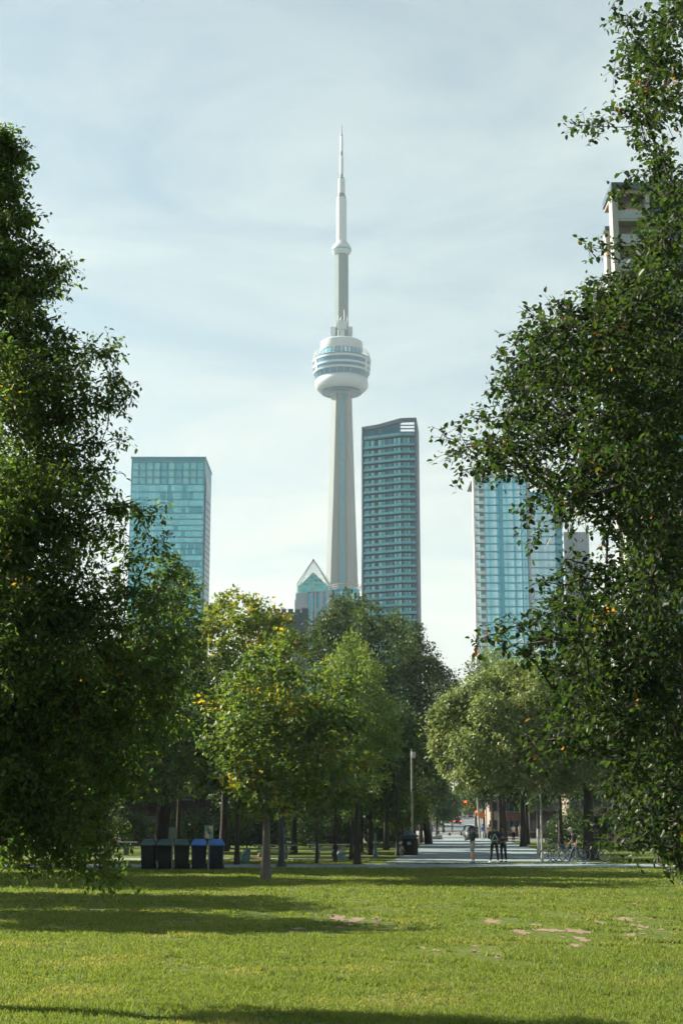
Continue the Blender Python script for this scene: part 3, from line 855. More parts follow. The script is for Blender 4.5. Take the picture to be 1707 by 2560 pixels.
# the yellow-green maple at the front, grey trunk
MB_EX = [(715, 1600, 34), (760, 1592, 30), (680, 1628, 40), (640, 1650, 34), (560, 1690, 34), (540, 1760, 34), (535, 1850, 34), (560, 1930, 32), (600, 1990, 34), (650, 2020, 30), (720, 2020, 34), (800, 2000, 40), (870, 1960, 44), (900, 1900, 34), (905, 1850, 26), (880, 1790, 40), (850, 1720, 38), (820, 1660, 34), (790, 1620, 26),
         (700, 1690, 60), (770, 1690, 60), (630, 1720, 60), (600, 1800, 65), (680, 1790, 70), (760, 1780, 70), (830, 1800, 60), (620, 1890, 70), (700, 1890, 75), (780, 1890, 75), (840, 1890, 60), (690, 1960, 60), (760, 1960, 55), (620, 1950, 50)]
bx = XG(665, 52)
make_tree('maple_tree', 'yellow green maple with a straight grey trunk standing on the lawn before the light pole', (bx.x, 52), pxb(MB_EX, 52, 7, ext=2.2) + pxb([(a[0], a[1], a[2] * 0.8, -2.4 if i % 2 else 2.4) for i, a in enumerate(MB_EX[19:])], 52, 8),
          0.15, LM_maple, M_bark_grey, trunk_r=0.17, top=zt(700, 1640, 52), spray=0.27, k=10, dens=1.9, seed=41, tpl='5', flat=0.35, cut=-0.42, limbs=30, width=0.62, nf=1.8, fork=2.6)
# light green upright tree behind it
LOC = []
for a in [(872, 1600, 13), (858, 1622, 15), (889, 1612, 13), (842, 1640, 15), (826, 1668, 17), (906, 1630, 14), (922, 1655, 15), (936, 1690, 18), (952, 1730, 20), (968, 1770, 20), (980, 1815, 22), (985, 1860, 24), (875, 1640, 22), (900, 1670, 26), (865, 1680, 28), (840, 1700, 26), (915, 1710, 28), (880, 1730, 34), (930, 1690, 32), (850, 1690, 34), (900, 1790, 36), (945, 1810, 32), (870, 1840, 38), (920, 1860, 38), (960, 1880, 32), (890, 1910, 38), (940, 1930, 32), (850, 1910, 34)]:
    c = P(a[0], a[1], 69 + random.Random(a[0]).uniform(-1.6, 1.6)); q = a[2] / ppm(69)
    LOC.append((c, (q, q, q * 1.75)))
make_tree('locust_tree', 'light green upright tree with feathery plumes behind the yellow maple', (XG(893, 69).x, 69), LOC, 0.19, LM_locust, M_bark, trunk_r=0.16, top=zt(880, 1640, 69), spray=0.24, k=8, dens=2.2, seed=43, tpl='4', cut=-0.8, limbs=24, width=0.42, fork=3.0, droop=-0.25)
# the two tall dark trees in the centre
D1 = []
for a in [(868, 1502, 17), (850, 1518, 15), (890, 1508, 16), (830, 1530, 20), (812, 1556, 20), (790, 1575, 22), (905, 1526, 22), (870, 1545, 34), (840, 1580, 36), (805, 1610, 34), (775, 1620, 26), (925, 1560, 36), (890, 1590, 42), (850, 1640, 46), (800, 1670, 46), (925, 1640, 50), (880, 1700, 55), (950, 1720, 55), (830, 1740, 50), (900, 1790, 60), (960, 1820, 55), (850, 1840, 55), (920, 1880, 60), (780, 1760, 45), (770, 1840, 45), (800, 1920, 45), (870, 1930, 50), (960, 1910, 50)]:
    c = P(a[0], a[1], 122 + random.Random(a[0] + a[1]).uniform(-5, 5)); q = a[2] / ppm(122)
    D1.append((c, (q, q, q * 1.5)))
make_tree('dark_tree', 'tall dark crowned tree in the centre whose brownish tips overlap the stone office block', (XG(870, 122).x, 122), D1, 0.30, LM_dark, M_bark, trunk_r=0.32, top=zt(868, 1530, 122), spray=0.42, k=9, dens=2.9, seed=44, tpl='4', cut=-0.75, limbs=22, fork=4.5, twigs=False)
D2 = []
for a in [(982, 1538, 14), (960, 1560, 20), (1004, 1550, 16), (1030, 1572, 15), (1042, 1590, 18), (985, 1585, 32), (1020, 1610, 36), (1052, 1640, 32), (1078, 1668, 28), (1105, 1690, 22), (1128, 1700, 17), (1142, 1712, 10), (1000, 1660, 48), (1060, 1700, 44), (1100, 1730, 36), (1128, 1745, 20), (1010, 1740, 55), (1065, 1780, 50), (1095, 1800, 36), (1000, 1830, 55), (1050, 1860, 45), (1075, 1870, 30), (990, 1910, 50), (1040, 1930, 42), (1068, 1925, 22), (1085, 1840, 26), (1010, 1970, 40), (1055, 1975, 26)]:
    c = P(a[0], a[1], 132 + random.Random(a[0] + a[1]).uniform(-5, 5)); q = a[2] / ppm(132)
    D2.append((c, (q, q, q * 1.4)))
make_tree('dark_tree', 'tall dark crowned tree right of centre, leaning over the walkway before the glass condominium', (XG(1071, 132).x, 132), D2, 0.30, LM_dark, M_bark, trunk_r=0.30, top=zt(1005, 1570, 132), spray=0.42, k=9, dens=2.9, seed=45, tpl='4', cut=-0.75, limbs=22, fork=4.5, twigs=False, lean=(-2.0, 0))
# yellow-green crowns left of centre
Y1 = [(560, 1500, 22), (585, 1494, 24), (615, 1500, 26), (650, 1520, 28), (690, 1540, 26), (715, 1550, 20), (535, 1520, 26), (520, 1560, 28), (500, 1590, 28), (560, 1550, 45), (610, 1550, 48), (660, 1570, 46), (705, 1590, 36), (740, 1610, 30), (480, 1640, 36), (530, 1640, 55), (600, 1640, 60), (670, 1650, 55), (500, 1720, 55), (580, 1740, 60), (480, 1800, 50), (560, 1840, 60), (640, 1740, 60), (500, 1890, 50), (590, 1920, 50), (700, 1700, 50)]
make_tree('yellow_green_tree', 'broad sunlit yellow green crown rising left of the crenellated brick building', (XG(560, 98).x, 98), pxb(Y1, 98, 9, ext=4.0), 0.24, LM_yellow, M_bark, trunk_r=0.30, top=zt(590, 1530, 98), spray=0.34, k=8, dens=2.0, seed=46, tpl='5', flat=0.45, cut=-0.45, limbs=22, fork=3.4, twigs=False)
# big shade tree behind the bins
S1 = [(438, 1398, 16), (412, 1404, 16), (455, 1420, 18), (472, 1442, 17), (488, 1468, 15), (498, 1492, 13), (430, 1430, 32), (400, 1450, 36), (455, 1470, 34), (480, 1510, 26), (420, 1510, 46), (370, 1500, 40), (470, 1560, 42), (420, 1600, 55), (350, 1580, 50), (480, 1640, 44), (430, 1690, 60), (360, 1680, 60), (490, 1720, 40), (300, 1640, 55), (470, 1790, 55), (400, 1790, 60), (330, 1780, 60), (260, 1740, 55), (510, 1850, 44), (450, 1880, 55), (380, 1880, 60), (310, 1880, 60), (240, 1850, 60), (540, 1930, 40), (480, 1950, 44), (410, 1960, 50), (340, 1960, 50), (260, 1950, 50), (200, 1900, 50), (590, 1960, 32), (210, 1980, 40), (150, 1960, 45)]
make_tree('shade_tree', 'big dark shade tree with spreading limbs and a thick trunk behind the row of bins', (XG(404, 75).x, 75), pxb(S1, 75, 10, ext=4.5) + pxb([(t[0], t[1], t[2] * .9, (-6 if i % 2 else 6)) for i, t in enumerate(S1[10:])], 75, 12), 0.20, LM_mid, M_bark, trunk_r=0.42, top=zt(420, 1480, 75), spray=0.30, k=8, dens=1.9, seed=47, tpl='5', flat=0.45, cut=-0.45, limbs=44, fork=2.2, lean=(0.4, 0))
round_tree('shade_tree', 'second shade tree with a slim pale flecked trunk above the dark green lidded bins', 445, 86, 1560, 2030, 130, 34, 1.1, 0.20, LM_mid, 48, spray=0.32, dens=1.8, k=8, trunk_r=0.16, limbs=24, lo=0.2, twigs=False)
round_tree('shade_tree', 'dark green maple between the bins and the yellow green maple', 592, 69, 1640, 2045, 92, 34, 0.85, 0.17, LM_mid, 63, spray=0.28, dens=2.0, k=9, trunk_r=0.12, limbs=20, flat=0.4, cut=-0.5, twigs=False)
# sapling with the watering bag
round_tree('sapling', 'bright green sapling in a mulch ring with a watering bag at its foot', 616, 71, 1968, 2078, 30, 16, 0.34, 0.13, LM_yellow, 49, spray=0.16, dens=2.0, k=7, trunk_r=0.055, limbs=10, cut=-1.0, group='young park trees', lean=(0.06, 0))
# slim young trees by the picnic tables
for i, (px, Y, tp, bt, hw, lab, tr) in enumerate([(792, 70, 1900, 2066, 48, 'slim young tree with a speckled trunk between the two picnic tables', 0.085), (838, 73, 1890, 2060, 50, 'slim young tree whose dark trunk rises before the farther picnic table', 0.10),
                                             (878, 76, 1880, 2060, 55, 'young tree with a black shaded trunk just right of the farther picnic table', 0.12), (905, 96, 1900, 2050, 45, 'thin young tree in the shade left of the grey utility post', 0.09)]):
    round_tree('young_tree', lab, px, Y, tp, bt, hw, 16, 0.55, 0.14, LM_mid, 50 + i, spray=0.2, dens=1.9, k=8, trunk_r=tr, limbs=12, cut=-0.9, group='young park trees', twigs=False)
round_tree('lime_tree', 'low bright lime green tree in the sun behind the tall lamp post', 1005, 118, 1975, 2062, 62, 22, 1.1, 0.22, LM_yellow, 56, spray=0.30, dens=2.0, k=8, trunk_r=0.14, limbs=10, twigs=False)
round_tree('street_tree', 'dark trunked tree at the left edge of the walkway, nearest the avenue', 1052, 140, 1880, 2010, 52, 16, 1.3, 0.28, LM_dark, 57, spray=0.4, dens=1.8, k=8, trunk_r=0.22, limbs=10, twigs=False)
# pale round tree at the right
PT = []
for a in [(1110, 1790, 32), (1098, 1830, 32), (1108, 1875, 34), (1130, 1915, 32), (1150, 1945, 28), (1135, 1760, 34), (1165, 1735, 34), (1200, 1715, 36), (1240, 1700, 36), (1275, 1685, 34), (1310, 1680, 34), (1350, 1680, 36), (1400, 1690, 40), (1450, 1710, 40), (1160, 1800, 50), (1150, 1870, 50), (1190, 1930, 40), (1210, 1770, 50), (1220, 1840, 55), (1230, 1910, 46), (1260, 1750, 55), (1280, 1820, 60), (1290, 1900, 50), (1320, 1740, 60), (1350, 1820, 60), (1340, 1890, 50), (1400, 1770, 60), (1420, 1840, 60), (1400, 1900, 46), (1470, 1780, 60), (1490, 1850, 60), (1460, 1910, 50), (1540, 1830, 60), (1550, 1900, 55), (1600, 1880, 55), (1510, 1940, 40), (1250, 1950, 34), (1330, 1945, 34), (1400, 1950, 34)]:
    PT.append(a)
ptb = pxb(PT, 78, 13, ext=2.6) + pxb([(t[0] + 15, t[1], t[2] * 0.9, (-4 if i % 2 else 4.2)) for i, t in enumerate(PT[14:])], 78, 14)
make_tree('pale_tree', 'round pale green tree with a dense sunlit crown arching over the walkway', (XG(1474, 78).x, 78), ptb, 0.17, LM_pale, M_bark, trunk_r=0.38, top=zt(1400, 1760, 78), spray=0.27, k=10, dens=2.8, seed=61, tpl='5', cut=-1.3, limbs=40, fork=2.3, lo=0.45, width=0.55, twigs=False)
PT2 = [(1215, 1640, 20), (1240, 1632, 18), (1190, 1662, 18), (1178, 1676, 12), (1262, 1650, 26), (1230, 1665, 30), (1280, 1690, 34), (1205, 1700, 30), (1250, 1720, 40), (1310, 1700, 36), (1220, 1760, 40), (1290, 1770, 45), (1240, 1830, 45), (1180, 1740, 22), (1190, 1800, 36), (1320, 1800, 40), (1260, 1890, 40)]
make_tree('hazy_tree', 'taller pale tree rising behind the round pale tree, below the blue glass condominium', (XG(1252, 128).x, 128), pxb(PT2, 128, 15, ext=3), 0.30, LM_pale, M_bark, trunk_r=0.28, top=zt(1235, 1660, 128), spray=0.42, k=8, dens=2.0, seed=62, tpl='4', cut=-0.9, limbs=14, fork=5, twigs=False)
# rows of street trees to the right of the walkway
for i, (px, Y, tp, bt, hw, tr, lab) in enumerate([(1308, 118, 1830, 2010, 85, 0.25, 'dark street tree whose trunk stands just left of the right lamp post'), (1262, 150, 1860, 2005, 75, 0.25, 'dark street tree farther down the right side of the walkway'),
                                            (1318, 132, 1800, 2000, 80, 0.20, 'dark tree close behind its neighbour left of the right lamp post'), (1232, 182, 1890, 2000, 60, 0.24, 'farthest of the dark street trees right of the walkway'), (1402, 104, 1800, 2010, 90, 0.20, 'dark tree with a bare leaning trunk behind the parked bicycles'),
                                            (1545, 100, 1800, 2040, 100, 0.28, 'dark tree behind the grass strip at the right edge of the park'), (1640, 92, 1760, 2060, 110, 0.28, 'dark tree at the far right behind the drooping broad leaved branches')]):
    round_tree('street_tree', lab, px, Y, tp, bt, hw, 24, 1.35, 0.26, LM_dark, 70 + i, spray=0.36, dens=1.7, k=8, trunk_r=tr, limbs=12, twigs=False, group='trees beside the avenue')
# left background
for i, (px, Y, tp, bt, hw, lab) in enumerate([(40, 74, 1600, 2060, 150, 'dark tree at the left edge behind the drooping linden'), (190, 96, 1580, 2040, 150, 'dark tree between the linden and the picnic people on the left'), (660, 118, 1640, 2050, 130, 'dark backdrop tree behind the yellow maple'), (300, 112, 1600, 2030, 140, 'dark backdrop tree behind the big shade tree by the bins')]):
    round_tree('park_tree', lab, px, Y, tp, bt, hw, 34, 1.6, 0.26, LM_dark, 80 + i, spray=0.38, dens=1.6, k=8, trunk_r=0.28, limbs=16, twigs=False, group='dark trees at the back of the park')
# trees standing outside the frame on the left; their shade crosses the lawn
for i, (x, Y, h, hw, zb_, lab) in enumerate([(-12.6, 34, 9.0, 3.1, 1.8, 'park tree left of the view nearest the camera'), (-16.0, 41.5, 11, 3.8, 2.0, 'park tree left of the view that shades the middle of the lawn'), (-20.5, 67.5, 25, 5.5, 2.4, 'tall park tree left of the view before the cross path'), (-17.5, 53, 11.5, 4.4, 2.0, 'park tree left of the view that shades the far lawn'), (-24, 72, 25, 7.5, 2.6, 'tallest park tree left of the view beyond the cross path'), (-30, 60, 22, 6, 3, 'farthest park tree left of the view')]):
    cl = clumps((x, Y, (h + zb_) / 2), (hw, hw, (h - zb_) / 2), int(26 * max(1, hw * h / 40)), 1.2, 90 + i)
    make_tree('park_tree', lab, (x, Y), cl, 0.26, LM_mid, trunk_r=0.25, top=h * 0.8, spray=0.36, k=8, dens=2.1, seed=90 + i, tpl='4', cut=-0.9, limbs=10, twigs=False, group='park trees left of the view', fork=zb_)
# far down the avenue
for i, (px, Y, tp, bt, hw, lm_, lab) in enumerate([(1092, 205, 1960, 2055, 36, LM_dark, 'dark street tree on the left side of the avenue before the signals'), (1108, 262, 1985, 2050, 28, LM_dark, 'dark street tree farther along the left side of the avenue'), (1128, 430, 1992, 2040, 22, LM_mid, 'hazy tree at the far end of the avenue'),
                                               (1190, 300, 1945, 2030, 34, LM_mid, 'street tree on the right side of the avenue behind the signals'), (1155, 520, 1985, 2036, 26, LM_mid, 'hazy tree closing the avenue in the distance'), (1075, 180, 1900, 2040, 30, LM_dark, 'dark tree left of the avenue beside the pale pole'), (1210, 220, 1930, 2020, 40, LM_dark, 'street tree right of the avenue above the parked cars'),
                                               (1345, 200, 1900, 2040, 60, LM_mid, 'green tree behind the shop fronts right of the avenue')]):
    round_tree('street_tree', lab, px, Y, tp, bt, hw, 16, 1.6 * Y / 220, 0.42 * Y / 220, lm_, 110 + i, spray=0.55 * Y / 220, dens=1.7, k=7, trunk_r=0.25, limbs=6, twigs=False, group='trees down the avenue')

for i, (px, Y, tp, bt, hw, lab) in enumerate([(925, 88, 1720, 2070, 75, 'dark tree filling the gap behind the light green upright tree'), (965, 103, 1740, 2070, 72, 'dark tree behind the lamp post with the teal lantern'), (840, 84, 1780, 2060, 85, 'dark tree behind the yellow maple on its right side'), (735, 92, 1760, 2070, 95, 'dark tree hidden mostly by the yellow maple')]):
    round_tree('park_tree', lab, px, Y, tp, bt, hw, 30, 1.2, 0.22, LM_dark, 160 + i, spray=0.32, dens=1.8, k=8, trunk_r=0.2, limbs=16, twigs=False, group='dark trees at the back of the park')
# low dark shrubs under the trees at the back of the park
for i, (px, Y, tp, hw, lab) in enumerate([(60, 104, 2020, 80, 'dark shrub at the far left under the trees'), (175, 108, 2018, 86, 'dark shrub left of the iron fence'), (330, 112, 2026, 80, 'dark shrub behind the iron fence'), (470, 108, 2030, 69, 'dark shrub behind the notice boards'), (575, 110, 2028, 69, 'dark shrub behind the sapling'), (668, 108, 2034, 69, 'dark shrub behind the nearer picnic table'), (775, 112, 2028, 69, 'dark shrub between the picnic tables'), (868, 114, 2030, 57, 'dark shrub behind the farther picnic table'), (958, 120, 2036, 46, 'dark shrub behind the grey utility post'),
                              (1500, 104, 2018, 69, 'dark shrub behind the dark bicycle'), (1570, 100, 2016, 80, 'dark shrub left of centre behind the right grass strip'), (1650, 102, 2008, 92, 'dark shrub at the far right behind the grass strip'), (1425, 108, 2024, 57, 'dark shrub behind the walking man')]):
    zt0 = P(px, tp, Y).z; w = hw / ppm(Y); b = XG(px, Y)
    make_tree('shrub', lab, (b.x, Y), clumps((b.x, Y, zt0 * .5), (w, w * .7, zt0 * .52), 16, .7, 140 + i, up=.1), .2, LM_dark, trunk_r=.07, top=zt0 * .6, spray=.3, k=8, dens=1.7, seed=140 + i, tpl='4', limbs=6, twigs=False, group='shrubs at the back of the park', fork=.3, cat='shrub')

# ------------------------------------------------------------------ the city behind
# --- concrete communications tower
YT = 1130.0
def tz(py): return P(853.5, py, YT).z
def tr(pw): return pw / 2 / ppm(YT) * 1.0      # radius from a width in photo pixels (near the axis)
def tw(pw, py): return pw / 2 / F * (YT * math.cos(PITCH) + (tz(py) - CH) * math.sin(PITCH))
tcx = P(853.5, 1000, YT).x + 1.0 / ppm(YT) * 0.3
TB = gz(YT)
tower = empty('communications_tower', (tcx, YT, TB), 'tall slender concrete communications tower with a round pod and white antenna mast', 'tower')
C0 = (tcx, YT, 0)
def tl(name, prof, m, n=40, label=None, smooth=True):
    mb = MB(); mb.lathe([(r, z) for r, z in prof], C0, n)
    return mb.build(name, m, tower, smooth=smooth, label=label)
M_teal_strip = mat('lift_glass', (0.006, 0.19, 0.265), 0.4, var=0.25, scale=0.5, spec=0.6)
M_podglass = mat('pod_glass', (0.004, 0.13, 0.24), 0.3, metal=0.35, var=0.35, scale=0.4, spec=0.2)
M_podmid = mat('pod_pale_glass', (0.02, 0.24, 0.34), 0.3, metal=0.3, var=0.2, scale=0.4, spec=0.25)
# antenna mast, bottom to top
def mast(a, b, w0, w1=None): return [(tw(w0, a), tz(a)), (tw(w1 or w0, b), tz(b))]
tl('antenna_base', mast(606, 496, 25.5, 25), M_white)
tl('antenna_collar', mast(497, 491, 21.5) + mast(490, 484, 15.5), M_darkblue)
tl('antenna_section', mast(485, 449, 17.8, 17.2), M_white)
tl('antenna_collar', mast(450, 446, 14.5) + mast(445, 437, 7.5), M_darkblue)
tl('antenna_section', mast(437, 391, 9.2, 8.8), M_white)
tl('antenna_collar', mast(393, 378, 6.4), M_darkblue)
tl('antenna_section', mast(379, 342, 7.6, 7.0), M_white)
tl('antenna_tip', [(tw(5.5, 342), tz(342)), (tw(5.0, 337), tz(337)), (tw(2.8, 335), tz(335)), (tw(2.2, 313), tz(313))], M_darkblue)
# upper pod
tl('upper_pod', [(tw(34, 637), tz(638)), (tw(44, 632), tz(633)), (tw(48.5, 628), tz(628)), (tw(49, 622), tz(621)), (tw(42, 615), tz(615)), (tw(30, 608), tz(608)), (tw(25, 604), tz(604))], M_white)
tl('upper_window_band', [(tw(48.9, 628), tz(628.5)), (tw(49.4, 625), tz(625.5))], M_podmid)
# hexagonal upper shaft
hexr = tw(34.0, 740)
mb = MB()
pts = [(tcx + hexr * math.cos(R(60 * k + 4)), YT + hexr * math.sin(R(60 * k + 4))) for k in range(6)]
mb.prism(pts, tz(870), tz(636))
for k in range(18):            # pour joints
    z = tz(850) + (tz(640) - tz(850)) * (k + 0.5) / 18
    q = [(tcx + (hexr + .05) * math.cos(R(60 * j + 4)), YT + (hexr + .05) * math.sin(R(60 * j + 4))) for j in range(6)]
    mb.prism(q, z, z + 0.25)
mb.build('upper_shaft', M_conc_dark, tower)
# antennas and equipment above the roof
def eqbox(cxpx, y0, y1, wpx, dz, name, m):
    mb = MB(); z0, z1 = tz(y1), tz(y0); w = wpx / ppm(YT) * 1.04
    mb.box((tcx + (cxpx - 853.5) / ppm(YT) * 1.05, YT - dz, (z0 + z1) / 2), (w, w * 0.8, z1 - z0))
    mb.box((tcx + (cxpx - 853.5) / ppm(YT) * 1.05, YT - dz, (z0 + z1) / 2 - (z1 - z0)), (w * 0.5, w * 0.4, z1 - z0))
    return mb.build(name, m, tower)
eqbox(831.5, 820, 841, 12, 2, 'equipment_box', M_white)
eqbox(855, 813, 833, 23, 8, 'equipment_box', M_white)
eqbox(876, 820, 841, 11, 2, 'equipment_box', M_white)
mb = MB()
for k in range(26):
    a = 2 * math.pi * k / 26
    rr_ = tw(60, 850)
    if k % 3 == 0: mb.tube([(tcx + rr_ * .55 * math.cos(a), YT + rr_ * .55 * math.sin(a), tz(855)), (tcx + rr_ * .55 * math.cos(a), YT + rr_ * .55 * math.sin(a), tz(826 - (k * 7) % 22))], 0.28, 4)
for px, y0, r_ in ((852, 800, 3.2), (860, 783, 0.5), (845, 797, 0.6), (868, 800, 0.6)):
    x = tcx + (px - 853.5) / ppm(YT) * 1.05
    if r_ > 1: mb.ball((x, YT - 9, tz(809)), r_ * 0.45)
    mb.tube([(x, YT - 8, tz(850)), (x, YT - 8, tz(y0))], 0.3, 4)
mb.build('antenna_cluster', M_grey, tower)
# main pod, seen slightly from below
zp = lambda zz: 280 + zz * 0.30613           # zoom row -> photo row
def pr(zw, zz): return (tw(zw * 0.30613, zp(zz)), tz(zp(zz)))
tl('roof_drum', [pr(300, 1968), pr(338, 1962), pr(345, 1955), pr(345, 1892), pr(325, 1884), pr(110, 1878)], M_white, 56)
tl('sky_deck_glass', [pr(330, 2040), pr(330, 1966)], M_podmid, 56)
tl('deck', [pr(300, 2048), pr(474, 2040), pr(478, 2034), pr(470, 2028), pr(330, 2026)], M_darkblue, 56)
mb = MB()
rz_, zz_ = pr(466, 2028)
zt2 = pr(466, 1978)[1]
for k in range(44):
    a = 2 * math.pi * k / 44
    p0 = Vector((tcx + rz_ * math.cos(a), YT + rz_ * math.sin(a), zz_)); p1 = Vector((tcx + rz_ * .955 * math.cos(a), YT + rz_ * .955 * math.sin(a), zt2))
    mb.tube([p0, p0.lerp(p1, 0.7) + Vector((0, 0, .2)), p1], 0.16, 4)
mb.torus((tcx, YT, zt2), rz_ * .955, 0.16, nu=56, nv=5)
mb.torus((tcx, YT, (zz_ + zt2) / 2), rz_ * .985, 0.13, nu=56, nv=5)
mb.build('railing', M_white, tower)
bands = [(2038, 2057, 474, 474, M_white, 'pod_band'), (2057, 2091, 464, 464, M_podglass, 'window_band'), (2091, 2107, 473, 470, M_white, 'pod_band'), (2107, 2132, 458, 454, M_podglass, 'window_band'),
         (2132, 2146, 464, 456, M_white, 'pod_band'), (2146, 2188, 440, 410, M_podglass, 'window_band'), (2188, 2198, 420, 400, M_white, 'pod_band')]
for a, b, w0, w1, m, nm in bands:
    mb = MB()
    r0, z0 = pr(w0, a); r1, z1 = pr(w1, b)
    mb.lathe([(r1 * .8, z1 + .02), (r1, z1 + 0.02), (r0, z0 - 0.02), (r0 * .8, z0 - .02)], C0, 64)
    mb.build(nm, m, tower, smooth=True)
mb = MB()                                    # piers and mullions of the lowest windows
r0, z0 = pr(446, 2142); r1, z1 = pr(418, 2184)
for k in range(24):
    a = 2 * math.pi * (k + 0.3) / 24
    d = Vector((math.cos(a), math.sin(a), 0)); t = Vector((-math.sin(a), math.cos(a), 0))
    mb.obox(Vector((tcx, YT, z0)) + d * r0, Vector((tcx, YT, z1)) + d * r1, t * 0.10, d * 0.12)
r0, z0 = pr(474, 2040); r1, z1 = pr(458, 2150)
for k in range(3):
    a = R(-90 - 62 + 120 * k)
    d = Vector((math.cos(a), math.sin(a), 0)); t = Vector((-math.sin(a), math.cos(a), 0))
    mb.obox(Vector((tcx, YT, z0)) + d * r0, Vector((tcx, YT, z1)) + d * r1, t * 1.6, d * 0.25)
mb.build('pod_mullions', M_white, tower)
mb = MB()
Rm, rt = tw(442 * .30613, zp(2228)), 0
rt = (tz(zp(2168)) - tz(zp(2288))) / 2 * 0.96
mb.torus((tcx, YT, (tz(zp(2168)) + tz(zp(2288))) / 2), Rm - rt * 1.05, rt, nu=64, nv=20)
mb.build('radome_ring', M_white, tower, smooth=True)
tl('pod_soffit', [(tw(100, 990), tz(984)), (Rm - rt * 1.5, tz(968)), (Rm - rt * 1.5, tz(930))], M_podglass, 48)
mb = MB()
for k in range(24):
    a = 2 * math.pi * k / 24; d = Vector((math.cos(a), math.sin(a), 0)); t = Vector((-math.sin(a), math.cos(a), 0))
    mb.obox(Vector((tcx, YT, tz(987))) + d * tw(50, 990), Vector((tcx, YT, tz(969))) + d * (Rm - rt * 1.3), t * 0.35, Vector((0, 0, .8)))
mb.build('soffit_ribs', M_white, tower)
# three-legged shaft
lev = []
for py, hw in ((975, 25.0), (1050, 27.0), (1150, 30.0), (1260, 33.3), (1350, 36.5), (1440, 39.5), (1560, 44), (1760, 54), (2030, 74)):
    z = tz(py) if py < 2030 else TB
    wpx = hw / F * (YT * math.cos(PITCH) + (z - CH) * math.sin(PITCH))
    lev.append((z, wpx))
rings = []
ROT = 4.0
for z, W in lev:
    wl_ = 3.4                                # half width of a leg's end
    tip = (W - wl_ * math.cos(R(60))) / math.sin(R(60))
    val = 5.2 + 0.12 * (W - 8)
    ring = []
    for k in range(3):
        a = R(-150 + ROT + 120 * k)          # legs: front left, front right, back
        d = Vector((math.cos(a), math.sin(a), 0)); t = Vector((-math.sin(a), math.cos(a), 0))
        b2 = R(-150 + ROT + 120 * k + 60)
        v = Vector((math.cos(b2), math.sin(b2), 0)) * val
        tv = Vector((-math.sin(b2), math.cos(b2), 0))
        for q in (d * tip - t * wl_, d * tip + t * wl_, v - tv * 3.6, v + tv * 3.6):
            ring.append((tcx + q.x, YT + q.y, z))
    rings.append(ring)
rings = rings[::-1]
mb = MB(); mb.loft(rings)
mb.build('shaft', M_concrete, tower)
mb = MB()
b2 = R(-90 + ROT)
vd = Vector((math.cos(b2), math.sin(b2), 0)); tv = Vector((-math.sin(b2), math.cos(b2), 0))
W = lev[-1][1]
for i in range(len(lev) - 1):
    (z1, w1), (z0, w0) = lev[i], lev[i + 1]
    v0, v1 = 5.2 + 0.12 * (w0 - 8) + 0.5, 5.2 + 0.12 * (w1 - 8) + 0.5
    a = Vector((tcx, YT, z0)) + vd * v0; b = Vector((tcx, YT, z1)) + vd * v1
    mb.obox(a, b, tv * 2.15, vd * 0.5)
mb.build('lift_shaft', M_teal_strip, tower)
mb = MB()
for i in range(len(lev) - 1):
    (z1, w1), (z0, w0) = lev[i], lev[i + 1]
    v0, v1 = 5.2 + 0.12 * (w0 - 8) + 0.6, 5.2 + 0.12 * (w1 - 8) + 0.6
    for s in (-2.6, 2.6, 5.0):
        mb.obox(Vector((tcx, YT, z0)) + vd * (v0 - (.6 if s > 3 else 0)) + tv * s, Vector((tcx, YT, z1)) + vd * (v1 - (.6 if s > 3 else 0)) + tv * s, tv * 0.28, vd * 0.6)
mb.build('shaft_fins', M_conc_dark, tower)

# --- teal glass office tower at the left
def PX(px, py, Y): return P(px, py, Y)
YO = 600.0
A = XG(325, YO); B_ = XG(511, YO)
xl, xr = P(325, 1300, YO).x, P(510.5, 1300, YO).x
zt_ = P(420, 1146, YO).z; base = gz(YO)
office = empty('office_tower', ((xl + xr) / 2, YO + 15, base), 'teal glass office tower left of the concrete tower with pale blinds and a framed top', 'building')
M_offcore = mat('office_core', (0.025, 0.27, 0.36), 0.4, var=0.1, spec=0.3)
I_off = island_mat('office_pane', [(0, (0.17, 0.56, 0.64)), (0.35, (0.14, 0.51, 0.60)), (0.65, (0.22, 0.60, 0.66)), (0.85, (0.10, 0.47, 0.57)), (0.95, (0.28, 0.65, 0.69))], 0.18, 0.65, 0.5, noise=0.12)
I_off2 = island_mat('office_top_pane', [(0, (0.13, 0.48, 0.54)), (0.5, (0.18, 0.55, 0.59)), (0.8, (0.08, 0.40, 0.48))], 0.2, 0.6, 0.5)
M_offdark = mat('office_dark_pane', (0.04, 0.33, 0.43), 0.3, metal=0.3, var=0.25, scale=.4, spec=0.3)
M_offline = mat('office_mullion', (0.07, 0.26, 0.34), 0.4, var=0.1)
mb = MB()
mb.prism([(xl, YO), (xr, YO), (xr, YO + 30), (xl, YO + 30)], base, zt_)
mb.box(((xl + xr) / 2, YO + 15, zt_ + 0.35), (xr - xl + 0.6, 30.6, 0.7))
mb.build('core', M_offcore, office)
rowsz = [P(420, y, YO).z for y in (1147, 1155.5, 1175, 1193, 1211, 1230, 1249, 1267, 1283, 1298, 1313, 1327, 1343, 1357, 1372, 1387, 1402, 1417, 1432, 1447, 1462, 1477)]
while rowsz[-1] > base + 5: rowsz.append(rowsz[-1] - 2.55)
ro = random.Random(3)
nb = 10; bw = (xr - xl) / (nb + 0.2)
